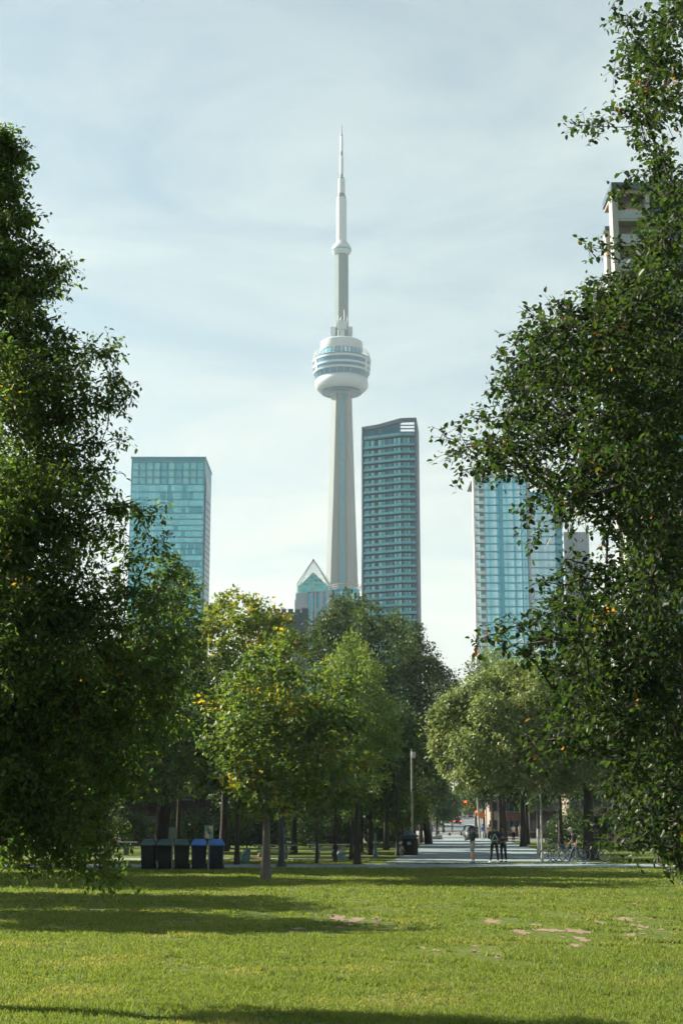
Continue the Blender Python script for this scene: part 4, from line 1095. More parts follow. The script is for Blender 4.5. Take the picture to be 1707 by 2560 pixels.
for i in range(1, len(rowsz) - 1):
    z1, z0 = rowsz[i] - 0.28, rowsz[i + 1] + 0.28
    mb = MB()
    kind = ro.random()
    for j in range(nb):
        x0 = xl + 0.25 + j * bw
        if i <= 3:
            mb.mi = 0
            mb.quad((x0 + .45, YO - .08, z0), (x0 + bw - .45, YO - .08, z0), (x0 + bw - .45, YO - .08, z1), (x0 + .45, YO - .08, z1))
        elif kind > 0.5 and x0 > xl + (xr - xl) * .35 and ro.random() < (0.7 if kind > .75 else .3):
            mb.mi = 1                               # blinds up: one dark opening with pale jambs
            wq = ro.uniform(.5, .92)
            mb.quad((x0 + .08, YO - .08, z0 + .1), (x0 + bw * wq, YO - .08, z0 + .1), (x0 + bw * wq, YO - .08, z1), (x0 + .08, YO - .08, z1))
            mb.mi = 0
            mb.quad((x0 + bw * wq + .05, YO - .08, z0), (x0 + bw - .06, YO - .08, z0), (x0 + bw - .06, YO - .08, z1), (x0 + bw * wq + .05, YO - .08, z1))
        else:
            mb.mi = 0
            for q in range(4):
                a, b = x0 + bw * q / 4 + .05, x0 + bw * (q + 1) / 4 - .05
                mb.quad((a, YO - .08, z0), (b, YO - .08, z0), (b, YO - .08, z1), (a, YO - .08, z1))
    mb.build('window_band', [I_off2 if i <= 3 else I_off, M_offdark], office)
mb = MB()
for z in rowsz[1:]:
    mb.box(((xl + xr) / 2, YO - .16, z), (xr - xl, 0.24, 0.34))
for i in range(3):                           # bracing seen behind the top storeys
    z1, z0 = rowsz[1 + i], rowsz[2 + i]
    for j in range(nb):
        x0 = xl + .25 + j * bw
        if j in (1, 2, 7, 8):
            mb.obox((x0 + .5, YO - .14, z0), (x0 + bw - .5, YO - .14, z1), (0.07, 0, 0.05), (0, .03, 0))
        for q in (1, 2, 3):
            mb.box((x0 + bw * q / 4, YO - .14, (z0 + z1) / 2), (0.06, .06, z1 - z0))
        mb.box((x0 + bw / 2, YO - .14, z0 + (z1 - z0) * 0.75), (bw - .9, .06, 0.07))
mb.box((xr - .2, YO - .2, (base + zt_) / 2), (0.5, 0.3, zt_ - base))
mb.build('mullions', M_offline, office)
# the raked side slab
M_side = mat('office_side_panel', (0.33, 0.44, 0.51), 0.5, var=0.06)
pa, pb = P(513, 1184, YO + 2), P(526.5, 1246, YO + 13)
zb2 = P(513, 1198, YO + 2).z
mb = MB()
f0, f1 = (xr + 0.35, YO + 1.2), (pb.x, YO + 13)
mb.prism([f0, f1, (f1[0] - 1, YO + 26), (xr + 0.02, YO + 26)], base, [pa.z, pb.z, pb.z - 6, pa.z])
mb.build('side_slab', M_side, office)
mb = MB()
d = Vector((f1[0] - f0[0], f1[1] - f0[1], 0)).normalized(); nrm = Vector((d.y, -d.x, 0))
for i in range(3, len(rowsz)):
    z = rowsz[i] - 3.2
    if z < base + 2 or z > pb.z: continue
    mb.obox(Vector((f0[0], f0[1], z)) + nrm * .05, Vector((f1[0], f1[1], z)) + nrm * .05, nrm * 0.06, (0, 0, 0.22))
mb.obox(Vector((f0[0], f0[1], base)) + nrm * .05, Vector((f0[0], f0[1], pa.z - 4)) + nrm * .05, nrm * 0.06, d * 0.5)
mb.build('side_lines', M_darkblue, office)

# --- dark glass condominium right of the concrete tower
YC = 560.0
pA = P(905, 1300, YC + 7); pK = P(945, 1300, YC + 4.2); pB = P(1003.6, 1300, YC); pC = P(1043.2, 1300, YC)
pD = Vector((P(1049.5, 1300, YC + 22).x, YC + 22, 0))
base = gz(YC)
condo = empty('condominium_tower', ((pA.x + pC.x) / 2, YC + 12, base), 'dark teal balconied condominium tower with a sloping slate frame and open louvred top corner', 'building')
zA, zK, zB, zC = P(905, 1067, YC + 7).z, P(945, 1061, YC + 4.2).z, P(1003.6, 1045, YC).z, P(1043, 1043.8, YC).z
def fpt(t):                        # front line A-B-C by arc length 0..1
    L1, L2 = (Vector((pB.x - pA.x, pB.y - pA.y, 0))).length, pC.x - pB.x
    s = t * (L1 + L2)
    if s <= L1: return Vector((pA.x + (pB.x - pA.x) * s / L1, pA.y + (pB.y - pA.y) * s / L1, 0))
    return Vector((pB.x + (s - L1), pB.y, 0))
FN = Vector((0, -1, 0))
I_cpane = island_mat('condo_pane', [(0, (0.02, 0.23, 0.32)), (0.28, (0.07, 0.38, 0.48)), (0.52, (0.14, 0.50, 0.56)), (0.74, (0.008, 0.15, 0.24)), (0.90, (0.28, 0.62, 0.64))], 0.2, 0.45, 0.4)
M_cwall = mat('condo_wall', (0.002, 0.055, 0.095), 0.6, var=0.15, scale=0.3, spec=0.1)
M_crail = mat('condo_railing', (0.07, 0.29, 0.37), 0.4, var=0.3, scale=0.8, spec=0.2)
M_cslab = mat('condo_slab', (0.006, 0.04, 0.07), 0.7, var=0.1, spec=0.1)
M_ceq = mat('condo_penthouse', (0.004, 0.11, 0.17), 0.5, var=0.15, scale=0.4, spec=0.15)
zroof = P(1043, 1087, YC).z                # roof terrace level at the right end
mb = MB()
w_in = 1.5
fp = [fpt(t) + Vector((0, w_in, 0)) for t in (0.03, 0.35, 0.66, 0.72, 0.97)]
mb.prism([(p.x, p.y) for p in fp] + [(pD.x - 1.2, pD.y), (pA.x + .6, pD.y + 6)], base, zroof - 0.4)
mb.build('wall', M_cwall, condo)
# frame: left fin, right fin, top beam following the raked roof line
mb = MB()
mb.prism([(pA.x, pA.y), (pA.x + .55, pA.y), (pA.x + .6, pA.y + 22), (pA.x, pA.y + 22)], base, zA)
mb.prism([(pC.x - 0.85, pC.y), (pC.x, pC.y), (pD.x, pD.y), (pD.x - 0.85, pD.y)], base, zC)
def beam(p, q, za, zb_, th, dp=18):
    mb.loft([[(p.x, p.y, za - th), (p.x, p.y, za), (p.x, p.y + dp, za), (p.x, p.y + dp, za - th)], [(q.x, q.y, zb_ - th), (q.x, q.y, zb_), (q.x, q.y + dp, zb_), (q.x, q.y + dp, zb_ - th)]])
th = P(1043, 1043.8, YC).z - P(1043, 1053.5, YC).z
beam(pA + Vector((.56, 0, 0)), pK, zA, zK, th * 0.85); beam(pK, pB, zK, zB, th); beam(pB, pC - Vector((.87, 0, 0)), zB, zC, th, 1.2)
x0 = P(1001, 1080, YC).x
mb.box((x0 - .3, YC + 1.2, (zroof + zC - th) / 2), (0.6, 1.5, zC - th - zroof))
mb.build('frame', M_frame, condo)
# penthouse wall under the beam, louvres in the open corner
mb = MB()
p0, p1 = fpt(0.04) + Vector((0, 0.8, 0)), Vector((x0 - .65, YC + 0.8, 0))
pk = Vector((pK.x, pK.y + .8, 0))
mb.loft([[(p0.x, p0.y, zroof), (p0.x, p0.y, zA - th * .86), (p0.x, p0.y + 16, zA - th * .86), (p0.x, p0.y + 16, zroof)],
         [(pk.x, pk.y, zroof), (pk.x, pk.y, zK - th), (pk.x, pk.y + 16, zK - th), (pk.x, pk.y + 16, zroof)],
         [(p1.x, p1.y, zroof), (p1.x, p1.y, zB - th - .1), (p1.x, p1.y + 16, zB - th - .1), (p1.x, p1.y + 16, zroof)]])
mb.build('penthouse', M_ceq, condo)
mb = MB()
for k in (1, 2, 3):
    z = zroof + (zC - th - zroof) * k / 4
    mb.box(((x0 + pC.x - .85) / 2, YC + 0.9, z), (pC.x - .9 - x0, .5, 0.38))
mb.build('louvres', M_frame, condo)
mb = MB()
for t, dzz in ((0.36, 1.2), (0.70, 4.4)):
    p = fpt(t)
    mb.box((p.x, p.y + .7, zroof + 1.6 + dzz), (1.9, 0.12, 1.9))
mb.build('vent', M_darkblue, condo)
fl = (P(1043, 1168, YC).z - P(1043, 1186.8, YC).z)
levels = [zroof - 0.2 - (P(1043, 1087, YC).z - P(1043, 1112, YC).z)]
while levels[-1] > base + 4: levels.append(levels[-1] - fl)
WIN = [(0.05, 0.13, 3), (0.15, 0.235, 3), (0.31, 0.43, 4), (0.47, 0.56, 2), (0.60, 0.72, 4), (0.755, 0.88, 4), (0.915, 0.965, 2)]
SEG = [0.03, 0.2, 0.36, 0.52, 0.66, 0.70, 0.74, 0.85, 0.965]
def ribbon(mb, off, z0, z1, seg=SEG, th=0.12):
    rings = []
    for t in seg:
        p = fpt(t) + Vector((0, off, 0))
        rings.append([(p.x, p.y, z0), (p.x, p.y, z1), (p.x, p.y + th, z1), (p.x, p.y + th, z0)])
    mb.loft(rings)
mb = MB(); ribbon(mb, -0.1, zroof - 0.5, zroof - 0.05, th=2.0); mb.build('roof_slab', M_frame, condo)
mb = MB(); ribbon(mb, 0.0, zroof, zroof + 1.0); mb.build('roof_railing', M_crail, condo)
prev = zroof - 0.5
for i, z in enumerate(levels):
    mb = MB(); ribbon(mb, -0.05, z - 0.28, z, th=1.8); mb.build('floor_slab', M_cslab, condo)
    mb = MB(); ribbon(mb, 0.0, z + 0.05, z + 1.0, th=0.08); mb.build('balcony_railing', M_crail, condo)
    mb = MB()
    for a, b, n_ in WIN:
        for q in range(n_):
            t0, t1 = a + (b - a) * q / n_ + .003, a + (b - a) * (q + 1) / n_ - .003
            c0, c1 = fpt(t0) + Vector((0, w_in - .12, 0)), fpt(t1) + Vector((0, w_in - .12, 0))
            mb.quad((c0.x, c0.y, z + .15), (c1.x, c1.y, z + .15), (c1.x, c1.y, prev - .25), (c0.x, c0.y, prev - .25))
    mb.build('window_band', I_cpane, condo)
    prev = z - 0.28

# --- stone and glass block with the glazed pyramid roof
YP = 640.0
zz = lambda y: 1380 + y * 0.12755
xx = lambda x: 720 + x * 0.12755
def Q(x, y, dY=0): return P(xx(x), zz(y), YP + dY)
base = gz(YP)
pyr = empty('pyramid_block', (Q(530, 900).x, YP + 10, base), 'pale stone office block with a glazed pyramid roof and a round glass drum', 'building')
M_stone = mat('grey_stone', (0.46, 0.54, 0.60), 0.8, var=0.06, scale=0.6)
M_gglass = mat('green_glass', (0.10, 0.46, 0.46), 0.2, metal=0.5, var=0.35, scale=0.5, spec=0.6)
M_bglass = mat('blue_glass', (0.02, 0.28, 0.40), 0.2, metal=0.6, var=0.3, scale=0.4, spec=0.6)
M_pglass = mat('pale_glass', (0.30, 0.58, 0.66), 0.2, metal=0.6, var=0.25, scale=0.3, spec=0.6)
M_lattice = mat('pale_lattice', (0.42, 0.46, 0.44), 0.6, var=0.1)
xL, xR = Q(180, 600).x, Q(820, 620).x
cx0, cy0 = (xL + xR) / 2 - 0.3, YP + (xR - xL) / 2
apex = Q(530, 140, (xR - xL) / 2); zE = Q(180, 605).z
mb = MB()
mb.prism([(Q(150, 800).x, YP - .5), (Q(700, 800).x, YP - .5), (Q(700, 800).x, YP + 20), (Q(150, 800).x, YP + 20)], Q(0, 940).z, Q(0, 805).z)
mb.prism([(Q(133, 940).x, YP - .9), (Q(760, 940).x, YP - .9), (Q(760, 940).x, YP + 21), (Q(133, 940).x, YP + 21)], base, Q(0, 940).z - .01)
for k in range(6):
    z = Q(0, 805).z - 1.1 * k
    mb.box(((Q(140, 900).x + Q(400, 900).x) / 2, YP - .93, z - .6), (Q(400, 900).x - Q(150, 900).x, .12, .08))
mb.build('stone_base', M_stone, pyr)
mb = MB()
mb.prism([(xL + .4, YP + .3), (xR - .4, YP + .3), (xR - .4, YP + xR - xL), (xL + .4, YP + xR - xL)], Q(0, 805).z, zE - 1.2)
gi = Q(530, 395, (xR - xL) / 2)
mb.add([(xL + .9, YP + .9, zE - 1.2), (xR - .9, YP + .9, zE - 1.2), (xR - .9, YP + (xR - xL) - .9, zE - 1.2), (xL + .9, YP + (xR - xL) - .9, zE - 1.2), (cx0, cy0, gi.z)], [(0, 1, 4), (1, 2, 4), (2, 3, 4), (3, 0, 4), (3, 2, 1, 0)])
mb.build('glass_attic', M_gglass, pyr)
mb = MB()
co = [Vector((xL, YP, zE)), Vector((xR, YP, zE)), Vector((xR, YP + xR - xL, zE)), Vector((xL, YP + xR - xL, zE))]
ap = Vector((cx0, cy0, apex.z))
for k in range(4):
    a, b = co[k], co[(k + 1) % 4]
    mb.tube([a, ap], 0.17, 5); mb.tube([a, b], 0.14, 5)
    mb.tube([a, (a.x, a.y, Q(0, 805).z)], 0.14, 5)
    for q in (1, 2, 3, 4, 5):
        mb.tube([a.lerp(b, q / 6), ap.lerp(a.lerp(b, q / 6), 0.12)], 0.075, 4)
        mb.tube([a.lerp(ap, q / 6), b.lerp(ap, q / 6)], 0.07, 4)
    for q in (1, 3, 5):
        mb.tube([a.lerp(b, q / 6), (a.lerp(b, q / 6).x, a.lerp(b, q / 6).y, Q(0, 805).z)], 0.08, 4)
mb.build('roof_lattice', M_lattice, pyr)
mb = MB(); mb.ball((ap.x, ap.y, ap.z - .6), (.45, .45, .8), 8, 6); mb.build('finial', M_darkblue, pyr)
mb = MB()
xa, xb = Q(400, 900).x, Q(860, 900).x
mb.prism([(xa, YP - 2.4), (xb, YP - 4), (xb, YP + 6), (xa, YP + 6)], base, Q(0, 815).z)
mb.build('bay_glass', M_bglass, pyr)
mb = MB()
for x0_, x1_ in ((455, 490), (528, 560), (622, 692), (748, 862)):
    a, b = Q(x0_, 900).x, Q(x1_, 900).x
    mb.box(((a + b) / 2, YP - 4.2, (base + Q(0, 800).z) / 2), (b - a, 0.5, Q(0, 800).z - base))
mb.prism([(xa - .1, YP - 4.6), (xb, YP - 4.6), (xb, YP + 5), (xa - .1, YP + 5)], Q(0, 812).z, Q(0, 790).z)
mb.build('bay_piers', M_stone, pyr)
dcx, drad = Q(1130, 900).x, (Q(1400, 900).x - Q(870, 900).x) / 2
dC = (dcx, YP + 2, 0)
mb = MB(); mb.lathe([(drad, base), (drad, Q(0, 790).z)], dC, 40); mb.build('drum_glass', M_pglass, pyr, smooth=True)
mb = MB()
mb.lathe([(drad + .1, Q(0, 800).z), (drad + .1, Q(0, 742).z)], dC, 40)
for k in range(22):
    a = 2 * math.pi * k / 22
    mb.box((dcx + (drad + .1) * math.cos(a), YP + 2 + (drad + .1) * math.sin(a), (base + Q(0, 790).z) / 2), (.25 if k % 4 else 1.3, .25, Q(0, 790).z - base), rz=a + math.pi / 2)
mb.build('drum_bands', M_bglass, pyr)
mb = MB()
for z_, r_ in ((740, 1.08), (700, 1.14), (655, 1.16)):
    mb.torus((dcx, YP + 2, Q(0, z_).z), drad * r_, 0.12, nu=44, nv=5)
for k in range(30):
    a = 2 * math.pi * k / 30
    mb.tube([(dcx + drad * 1.02 * math.cos(a), YP + 2 + drad * 1.02 * math.sin(a), Q(0, 745).z), (dcx + drad * 1.14 * math.cos(a + .1), YP + 2 + drad * 1.14 * math.sin(a + .1), Q(0, 700).z), (dcx + drad * 1.16 * math.cos(a), YP + 2 + drad * 1.16 * math.sin(a), Q(0, 648).z)], 0.09, 4)
mb.build('drum_trellis', M_lattice, pyr)

# --- crenellated brick building
YB = 330.0
base = gz(YB)
M_dbrick = mat('dark_brick', (0.035, 0.065, 0.08), 0.9, var=0.3, scale=2)
castle = empty('brick_armoury', (P(740, 1530, YB).x, YB + 8, base), 'dark brick building with pale capped crenellations below the glazed pyramid', 'building')
x0, x1, x2 = P(655, 1530, YB).x, P(754.5, 1530, YB).x, P(770, 1530, YB).x
zw, ztw = P(740, 1531, YB).z, P(740, 1521, YB).z
mb = MB()
mb.prism([(x0, YB + .6), (x1, YB + .6), (x1, YB + 14), (x0, YB + 14)], base, zw)
mb.build('wall', M_dbrick, castle)
mb = MB(); mb.prism([(x1 + .02, YB), (x2, YB), (x2, YB + 5), (x1 + .02, YB + 5)], base, ztw); mb.build('corner_turret', M_dbrick, castle)
zm = P(740, 1522.5, YB).z
caps = MB()
for k in range(7):
    a = x1 - 0.45 - k * 1.62
    mb = MB(); mb.box((a - .55, YB + .9, (zw + zm) / 2), (1.12, 0.7, zm - zw)); mb.build('merlon', M_dbrick, castle)
    caps.box((a - .55, YB + .9, zm + .07), (1.2, 0.8, 0.14))
    caps.box((a - 1.38, YB + .9, zw + .06), (0.5, 0.8, 0.12))
caps.box(((x1 + x2) / 2, YB + 2.5, ztw + .12), (x2 - x1 + .2, 5.2, .24))
caps.build('coping', M_offwhite, castle)

# --- blue glass condominium at the right with white balconies
YG = 540.0
zg = lambda y: 1180 + y * 0.2105
xg = lambda x: 1170 + x * 0.2105
def V(x, y, dY=0): return P(xg(x), zg(y), YG + dY)
base = gz(YG)
gc = empty('glass_condominium', (V(600, 900).x, YG + 14, base), 'bright blue glass condominium with a stack of white balconies down its left edge', 'building')
I_gp = island_mat('blue_pane', [(0, (0.12, 0.47, 0.60)), (0.30, (0.17, 0.53, 0.65)), (0.50, (0.34, 0.64, 0.72)), (0.70, (0.50, 0.74, 0.79)), (0.92, (0.08, 0.40, 0.53))], 0.15, 0.7, 0.5, noise=0.15)
I_gp2 = island_mat('pale_blue_pane', [(0, (0.40, 0.60, 0.68)), (0.4, (0.48, 0.67, 0.74)), (0.75, (0.34, 0.55, 0.64))], 0.15, 0.6, 0.5, noise=0.1)
M_gline = mat('teal_spandrel', (0.06, 0.31, 0.41), 0.3, metal=0.5, var=0.15)
M_gwhite = mat('white_balcony', (0.62, 0.66, 0.62), 0.6, var=0.06)
ztop = V(300, 30).z
xW0, xW1, xF0, xF1, xF2, xF3, xF4, xF5 = [P(xg(x), 1400, YG).x for x in (80, 205, 215, 385, 430, 640, 720, 745)]
xH1, xH2 = P(xg(1050), 1400, YG).x, P(xg(1140), 1400, YG).x
ztop2 = P(1350, 1225, YG).z
mb = MB()
mb.prism([(xW0 + 2.2, YG + 2), (xF4, YG + 2), (xF4, YG + 28), (xW0 + 3, YG + 28)], base, ztop - .6)
mb.prism([(xF4 + .01, YG + 3), (xH2, YG + 3), (xH2, YG + 28), (xF4 + .01, YG + 28)], base, ztop2)
mb.build('core', M_gline, gc)
mb = MB()
mb.prism([(xF1, YG + 1.2), (xF2, YG + 1.2), (xF2, YG + 2.2), (xF1, YG + 2.2)], base, ztop - 2)
mb.build('dark_strip', M_gline, gc)
mb = MB()
mb.box(((xF4 + xF5) / 2, YG + .9, (base + ztop) / 2), (xF5 - xF4, 2.0, ztop - base))
mb.build('pier', M_grey, gc)
flh = V(0, 500).z - V(0, 592).z
z = V(0, 290).z
lv = []
zz0 = z
while zz0 < ztop - 1.5: zz0 += flh
while zz0 > base + 3: lv.append(zz0); zz0 -= flh
for i, z in enumerate(lv):
    z1 = min(z + flh - .25, ztop - .4)
    seen = z > P(1250, 1665, YG).z                # the storeys below are behind the trees
    for xa_, xb_, n_, yo in ((xF0, xF1, 5, 1.9), (xF2, xF3, 7, 1.9), (xF3 + .5, xF4 - .2, 3, 1.96)) if seen else ():
        mb = MB()
        for q in range(n_):
            a, b = xa_ + (xb_ - xa_) * q / n_ + .05, xa_ + (xb_ - xa_) * (q + 1) / n_ - .05
            mb.quad((a, YG + yo, z + .3), (b, YG + yo, z + .3), (b, YG + yo, z1), (a, YG + yo, z1))
        mb.build('window_band', I_gp, gc)
    if z < ztop2 - flh and seen:
        mb = MB()
        for q in range(9):
            a, b = xF5 + (xH1 - xF5) * q / 9 + .05, xF5 + (xH1 - xF5) * (q + 1) / 9 - .05
            mb.quad((a, YG + 2.9, z + .3), (b, YG + 2.9, z + .3), (b, YG + 2.9, z1), (a, YG + 2.9, z1))
        mb.build('window_band', I_gp2, gc)
        mb = MB(); mb.box(((xH1 + xH2) / 2, YG + 2.2, z + .6), (xH2 - xH1, 1.6, 1.2)); mb.build('balcony', M_crail, gc)
    mb = MB()
    mb.box(((xF0 + xF3) / 2, YG + 1.75, z), (xF3 - xF0, .5, .35))
    if z < ztop2: mb.box(((xF5 + xH1) / 2, YG + 2.75, z), (xH1 - xF5, .5, .35))
    mb.build('floor_line', M_gline, gc)
    mb = MB()                                   # white balcony: slab and glass front with a solid side
    mb.box(((xW0 + xW1) / 2 + .4, YG + 1.2, z + .12), (xW1 - xW0 - .6, 2.6, .28))
    mb.box((xW0 + .95, YG + .9, z + .85), (0.9, 2.0, 1.15))
    mb.box((xW0 + 2.8, YG + 0.05, z + .8), (1.9, .12, 1.0))
    mb.build('balcony', M_gwhite, gc)
    mb = MB(); mb.box((xW0 + 1.9, YG + 0.4, z + 1.9), (.12, .1, flh - .5)); mb.box((xW1 - .1, YG + .2, z + flh / 2), (.15, .15, flh)); mb.build('balcony_post', M_gwhite, gc)
mb = MB()
pts_ = [(xW0 - .3, YG - .3), (xW0 + .4, YG - .3), (xW0 + .4, YG + 3), (xW0 - .3, YG + 3)]
mb.prism(pts_, base, ztop + 1.2)
mb.box(((xW0 + xF4) / 2, YG + 14, ztop - .2), (xF4 - xW0, 28, .5))
mb.build('edge_fin', M_gwhite, gc)

# grey tower behind it
YH = 620.0
a, b = P(1411, 1450, YH).x, P(1475, 1450, YH).x
gt = empty('grey_tower', ((a + b) / 2, YH + 10, gz(YH)), 'grey ribbed tower half hidden by leaves right of the blue glass condominium', 'building')
ztop3 = P(1440, 1330, YH).z
mb = MB(); mb.prism([(a, YH), (b, YH), (b, YH + 22), (a, YH + 22)], gz(YH), ztop3); mb.build('wall', M_side, gt)
mb = MB()
for k in range(15):
    mb.box((a + (b - a) * (k + .5) / 15, YH - .1, (gz(YH) + ztop3) / 2), (.3 if k != 7 else 1.0, .2, ztop3 - gz(YH)))
mb.build('ribs', M_grey, gt)

# --- concrete apartment block at the upper right
YA = 135.0
za = lambda y: 440 + y * 0.15303
xa_ = lambda x: 1490 + x * 0.15303
def U(x, y, dY=0): return P(xa_(x), za(y), YA + dY)
base = gz(YA)
apt = empty('apartment_block', (U(900, 600).x, YA + 10, base), 'tall concrete apartment block with deep balconies behind the broad leaved tree', 'building')
M_aconc = mat('apartment_concrete', (0.26, 0.235, 0.205), 0.85, var=0.10, scale=0.7)
M_apar = mat('balcony_panel', (0.30, 0.36, 0.42), 0.6, var=0.06)
M_ablue = mat('apartment_glass', (0.02, 0.16, 0.26), 0.2, var=0.3, scale=0.6, spec=0.6)
xa0, xa1, xa2, xa3 = U(270, 500).x, U(345, 500).x, U(800, 500).x, U(868, 500).x
xa4 = P(1760, 500, YA).x
zroof_ = U(300, 155).z
flo = (U(500, 700).z - U(500, 1105).z)
z_first = U(500, 690).z
mb = MB()
mb.prism([(xa0, YA + 1.7), (xa4 + 12, YA + 1.7), (xa4 + 12, YA + 22), (P(1524, 600, YA + 9).x, YA + 9)], base, zroof_ - .5)
mb.build('wall', M_aconc, apt)
mb = MB()
mb.box(((xa0 + xa4 + 12) / 2, YA + 2.2, zroof_ - .15), (xa4 + 12 - xa0 + .3, 5, .75)); mb.build('roof_edge', M_frame, apt)
mb = MB(); mb.box(((xa0 + xa4 + 12) / 2, YA + 2.3, zroof_ - .72), (xa4 + 12 - xa0, 4.8, .38)); mb.build('cornice', M_aconc, apt)
for p0, p1 in ((xa0 - .1, xa1), (xa2, xa3), (xa4 - 1.2, xa4), (xa4 + 5, xa4 + 6)):
    mb = MB(); mb.prism([(p0, YA), (p1, YA), (p1, YA + 1.69), (p0, YA + 1.69)], base, zroof_ - .92); mb.build('pier', M_offwhite, apt)
ps = P(1507, 600, YA + 7.4).x
zsp = P(1512, 576, YA + 6).z
mb = MB(); mb.prism([(ps, YA + 6), (ps + .75, YA + 6), (ps + .75, YA + 7.4), (ps, YA + 7.4)], base, zsp); mb.build('side_pier', M_offwhite, apt)
mb = MB(); mb.prism([(ps - .05, YA + 5.9), (ps + .8, YA + 5.9), (ps + .8, YA + 7.5), (ps - .05, YA + 7.5)], zsp + .01, zsp + .45); mb.build('pier_cap', M_frame, apt)
z = z_first
k = 0
while z > base + 2:
    mb = MB(); mb.prism([(xa1 + .01, YA + .15), (xa2 - .01, YA + .15), (xa2 - .01, YA + 1.68), (xa1 + .01, YA + 1.68)], z - .22, z); mb.build('balcony_slab', M_offwhite, apt)
    mb = MB(); mb.box(((xa1 + xa2) / 2, YA + .22, z + .55), (xa2 - xa1 - .05, .1, 1.0)); mb.build('balcony_panel', M_apar, apt)
    mb = MB(); mb.prism([(xa3 + .01, YA + .6), (xa4 - 1.21, YA + .6), (xa4 - 1.21, YA + 1.68), (xa3 + .01, YA + 1.68)], z - .2, z + .75); mb.build('spandrel', M_apar, apt)
    mb = MB()
    n_ = 4
    for q in range(n_):
        a, b = xa3 + .1 + (xa4 - 1.3 - xa3) * q / n_, xa3 + .02 + (xa4 - 1.3 - xa3) * (q + 1) / n_
        mb.quad((a, YA + 1.4, z + .76), (b, YA + 1.4, z + .76), (b, YA + 1.4, z + flo - .22), (a, YA + 1.4, z + flo - .22))
    mb.build('window', M_ablue, apt)
    mb = MB()
    a = xa2 - 1.1
    mb.quad((a, YA + 1.62, z + .05), (a + .95, YA + 1.62, z + .05), (a + .95, YA + 1.62, z + 2.1), (a, YA + 1.62, z + 2.1))
    mb.build('balcony_door', M_ablue, apt)
    z -= flo; k += 1
mb = MB(); mb.box(((xa1 + xa2) / 2 - .2, YA + .24, z_first + 1.12), ((xa2 - xa1) * .82, .14, .16)); mb.build('planter', mat('terracotta', (0.42, 0.16, 0.08), 0.8, var=0.2), apt)

# --- low houses behind the park and shop fronts down the avenue
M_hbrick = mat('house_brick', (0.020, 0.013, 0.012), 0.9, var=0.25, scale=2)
M_hroof = mat('house_roof', (0.04, 0.042, 0.045), 0.85, var=0.2)
M_hwin = mat('house_window', (0.03, 0.05, 0.06), 0.15, var=0.2, spec=0.6)
M_hsill = mat('house_trim', (0.16, 0.15, 0.13), 0.7, var=0.1)
def house(px0, px1, Y, h, label, brick, roof=True, nwin=3, name='brick_house', cat='house', group='houses behind the park'):
    a, b = XG(px0, Y).x, XG(px1, Y).x; z = gz(Y)
    r = empty(name, ((a + b) / 2, Y + 4, z), label, cat, group)
    mb = MB(); mb.prism([(a, Y), (b, Y), (b, Y + 9), (a, Y + 9)], z, z + h); mb.build('wall', brick, r)
    if roof:
        mb = MB(); mx = (a + b) / 2
        mb.loft([[(a - .3, Y - .4, z + h + .003), (mx, Y - .4, z + h + (b - a) * .33), (b + .3, Y - .4, z + h + .003)], [(a - .3, Y + 9.3, z + h + .003), (mx, Y + 9.3, z + h + (b - a) * .33), (b + .3, Y + 9.3, z + h + .003)]])
        rf = mb.build('roof', M_hroof, r)
        mb = MB(); mb.box((a + (b - a) * .8, Y + 4, z + h + 1.6), (.7, .7, 2.2)); mb.build('chimney', M_hbrick, rf)
    else:
        mb = MB(); mb.box(((a + b) / 2, Y + 4.5, z + h + .2), (b - a + .3, 9.3, .4)); mb.build('cornice', M_hsill, r)
    for fl_ in range(max(1, int(h / 3))):
        for k in range(nwin):
            x = a + (b - a) * (k + .5) / nwin
            if fl_ == 0 and k == nwin - 1:
                mb = MB(); mb.box((x, Y - .03, z + 1.06), (1.0, .1, 2.1)); d = mb.build('door', M_darkblue, r)
                mb = MB(); mb.ball((x + .38, Y - .12, z + 1.0), .05, 6, 4); mb.build('handle', M_hsill, d)
                continue
            mb = MB(); mb.box((x, Y - .02, z + 1.7 + 3 * fl_), (1.1, .08, 1.5)); w = mb.build('window', M_hwin, r)
            mb = MB(); mb.box((x, Y - .08, z + .88 + 3 * fl_), (1.3, .2, .12)); mb.box((x, Y - .07, z + 1.7 + 3 * fl_), (.06, .06, 1.5)); mb.build('frame', M_hsill, w)
    return r
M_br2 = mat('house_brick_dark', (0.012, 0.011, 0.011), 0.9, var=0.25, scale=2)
M_render = mat('cream_render', (0.26, 0.22, 0.17), 0.85, var=0.12, scale=1)
M_br3 = mat('orange_brick', (0.11, 0.055, 0.038), 0.9, var=0.2, scale=2)
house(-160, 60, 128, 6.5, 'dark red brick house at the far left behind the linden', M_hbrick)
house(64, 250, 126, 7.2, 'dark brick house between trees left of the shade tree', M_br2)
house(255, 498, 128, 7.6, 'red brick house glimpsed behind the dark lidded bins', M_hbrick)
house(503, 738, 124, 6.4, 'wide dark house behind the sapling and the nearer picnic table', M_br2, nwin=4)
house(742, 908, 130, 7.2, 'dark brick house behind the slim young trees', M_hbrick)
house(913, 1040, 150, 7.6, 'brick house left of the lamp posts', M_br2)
house(1226, 1262, 235, 6.5, 'pale rendered shop front right of the parked cars', M_render, roof=False, nwin=3, name='shop_front', cat='building', group='shop fronts on the avenue')
house(1266, 1320, 222, 7.2, 'orange brick building behind the people on the right pavement', M_br3, roof=False, nwin=4, name='shop_front', cat='building', group='shop fronts on the avenue')
house(1324, 1420, 205, 6.5, 'brown brick building behind the right lamp post', M_hbrick, roof=False, nwin=5, name='shop_front', cat='building', group='shop fronts on the avenue')
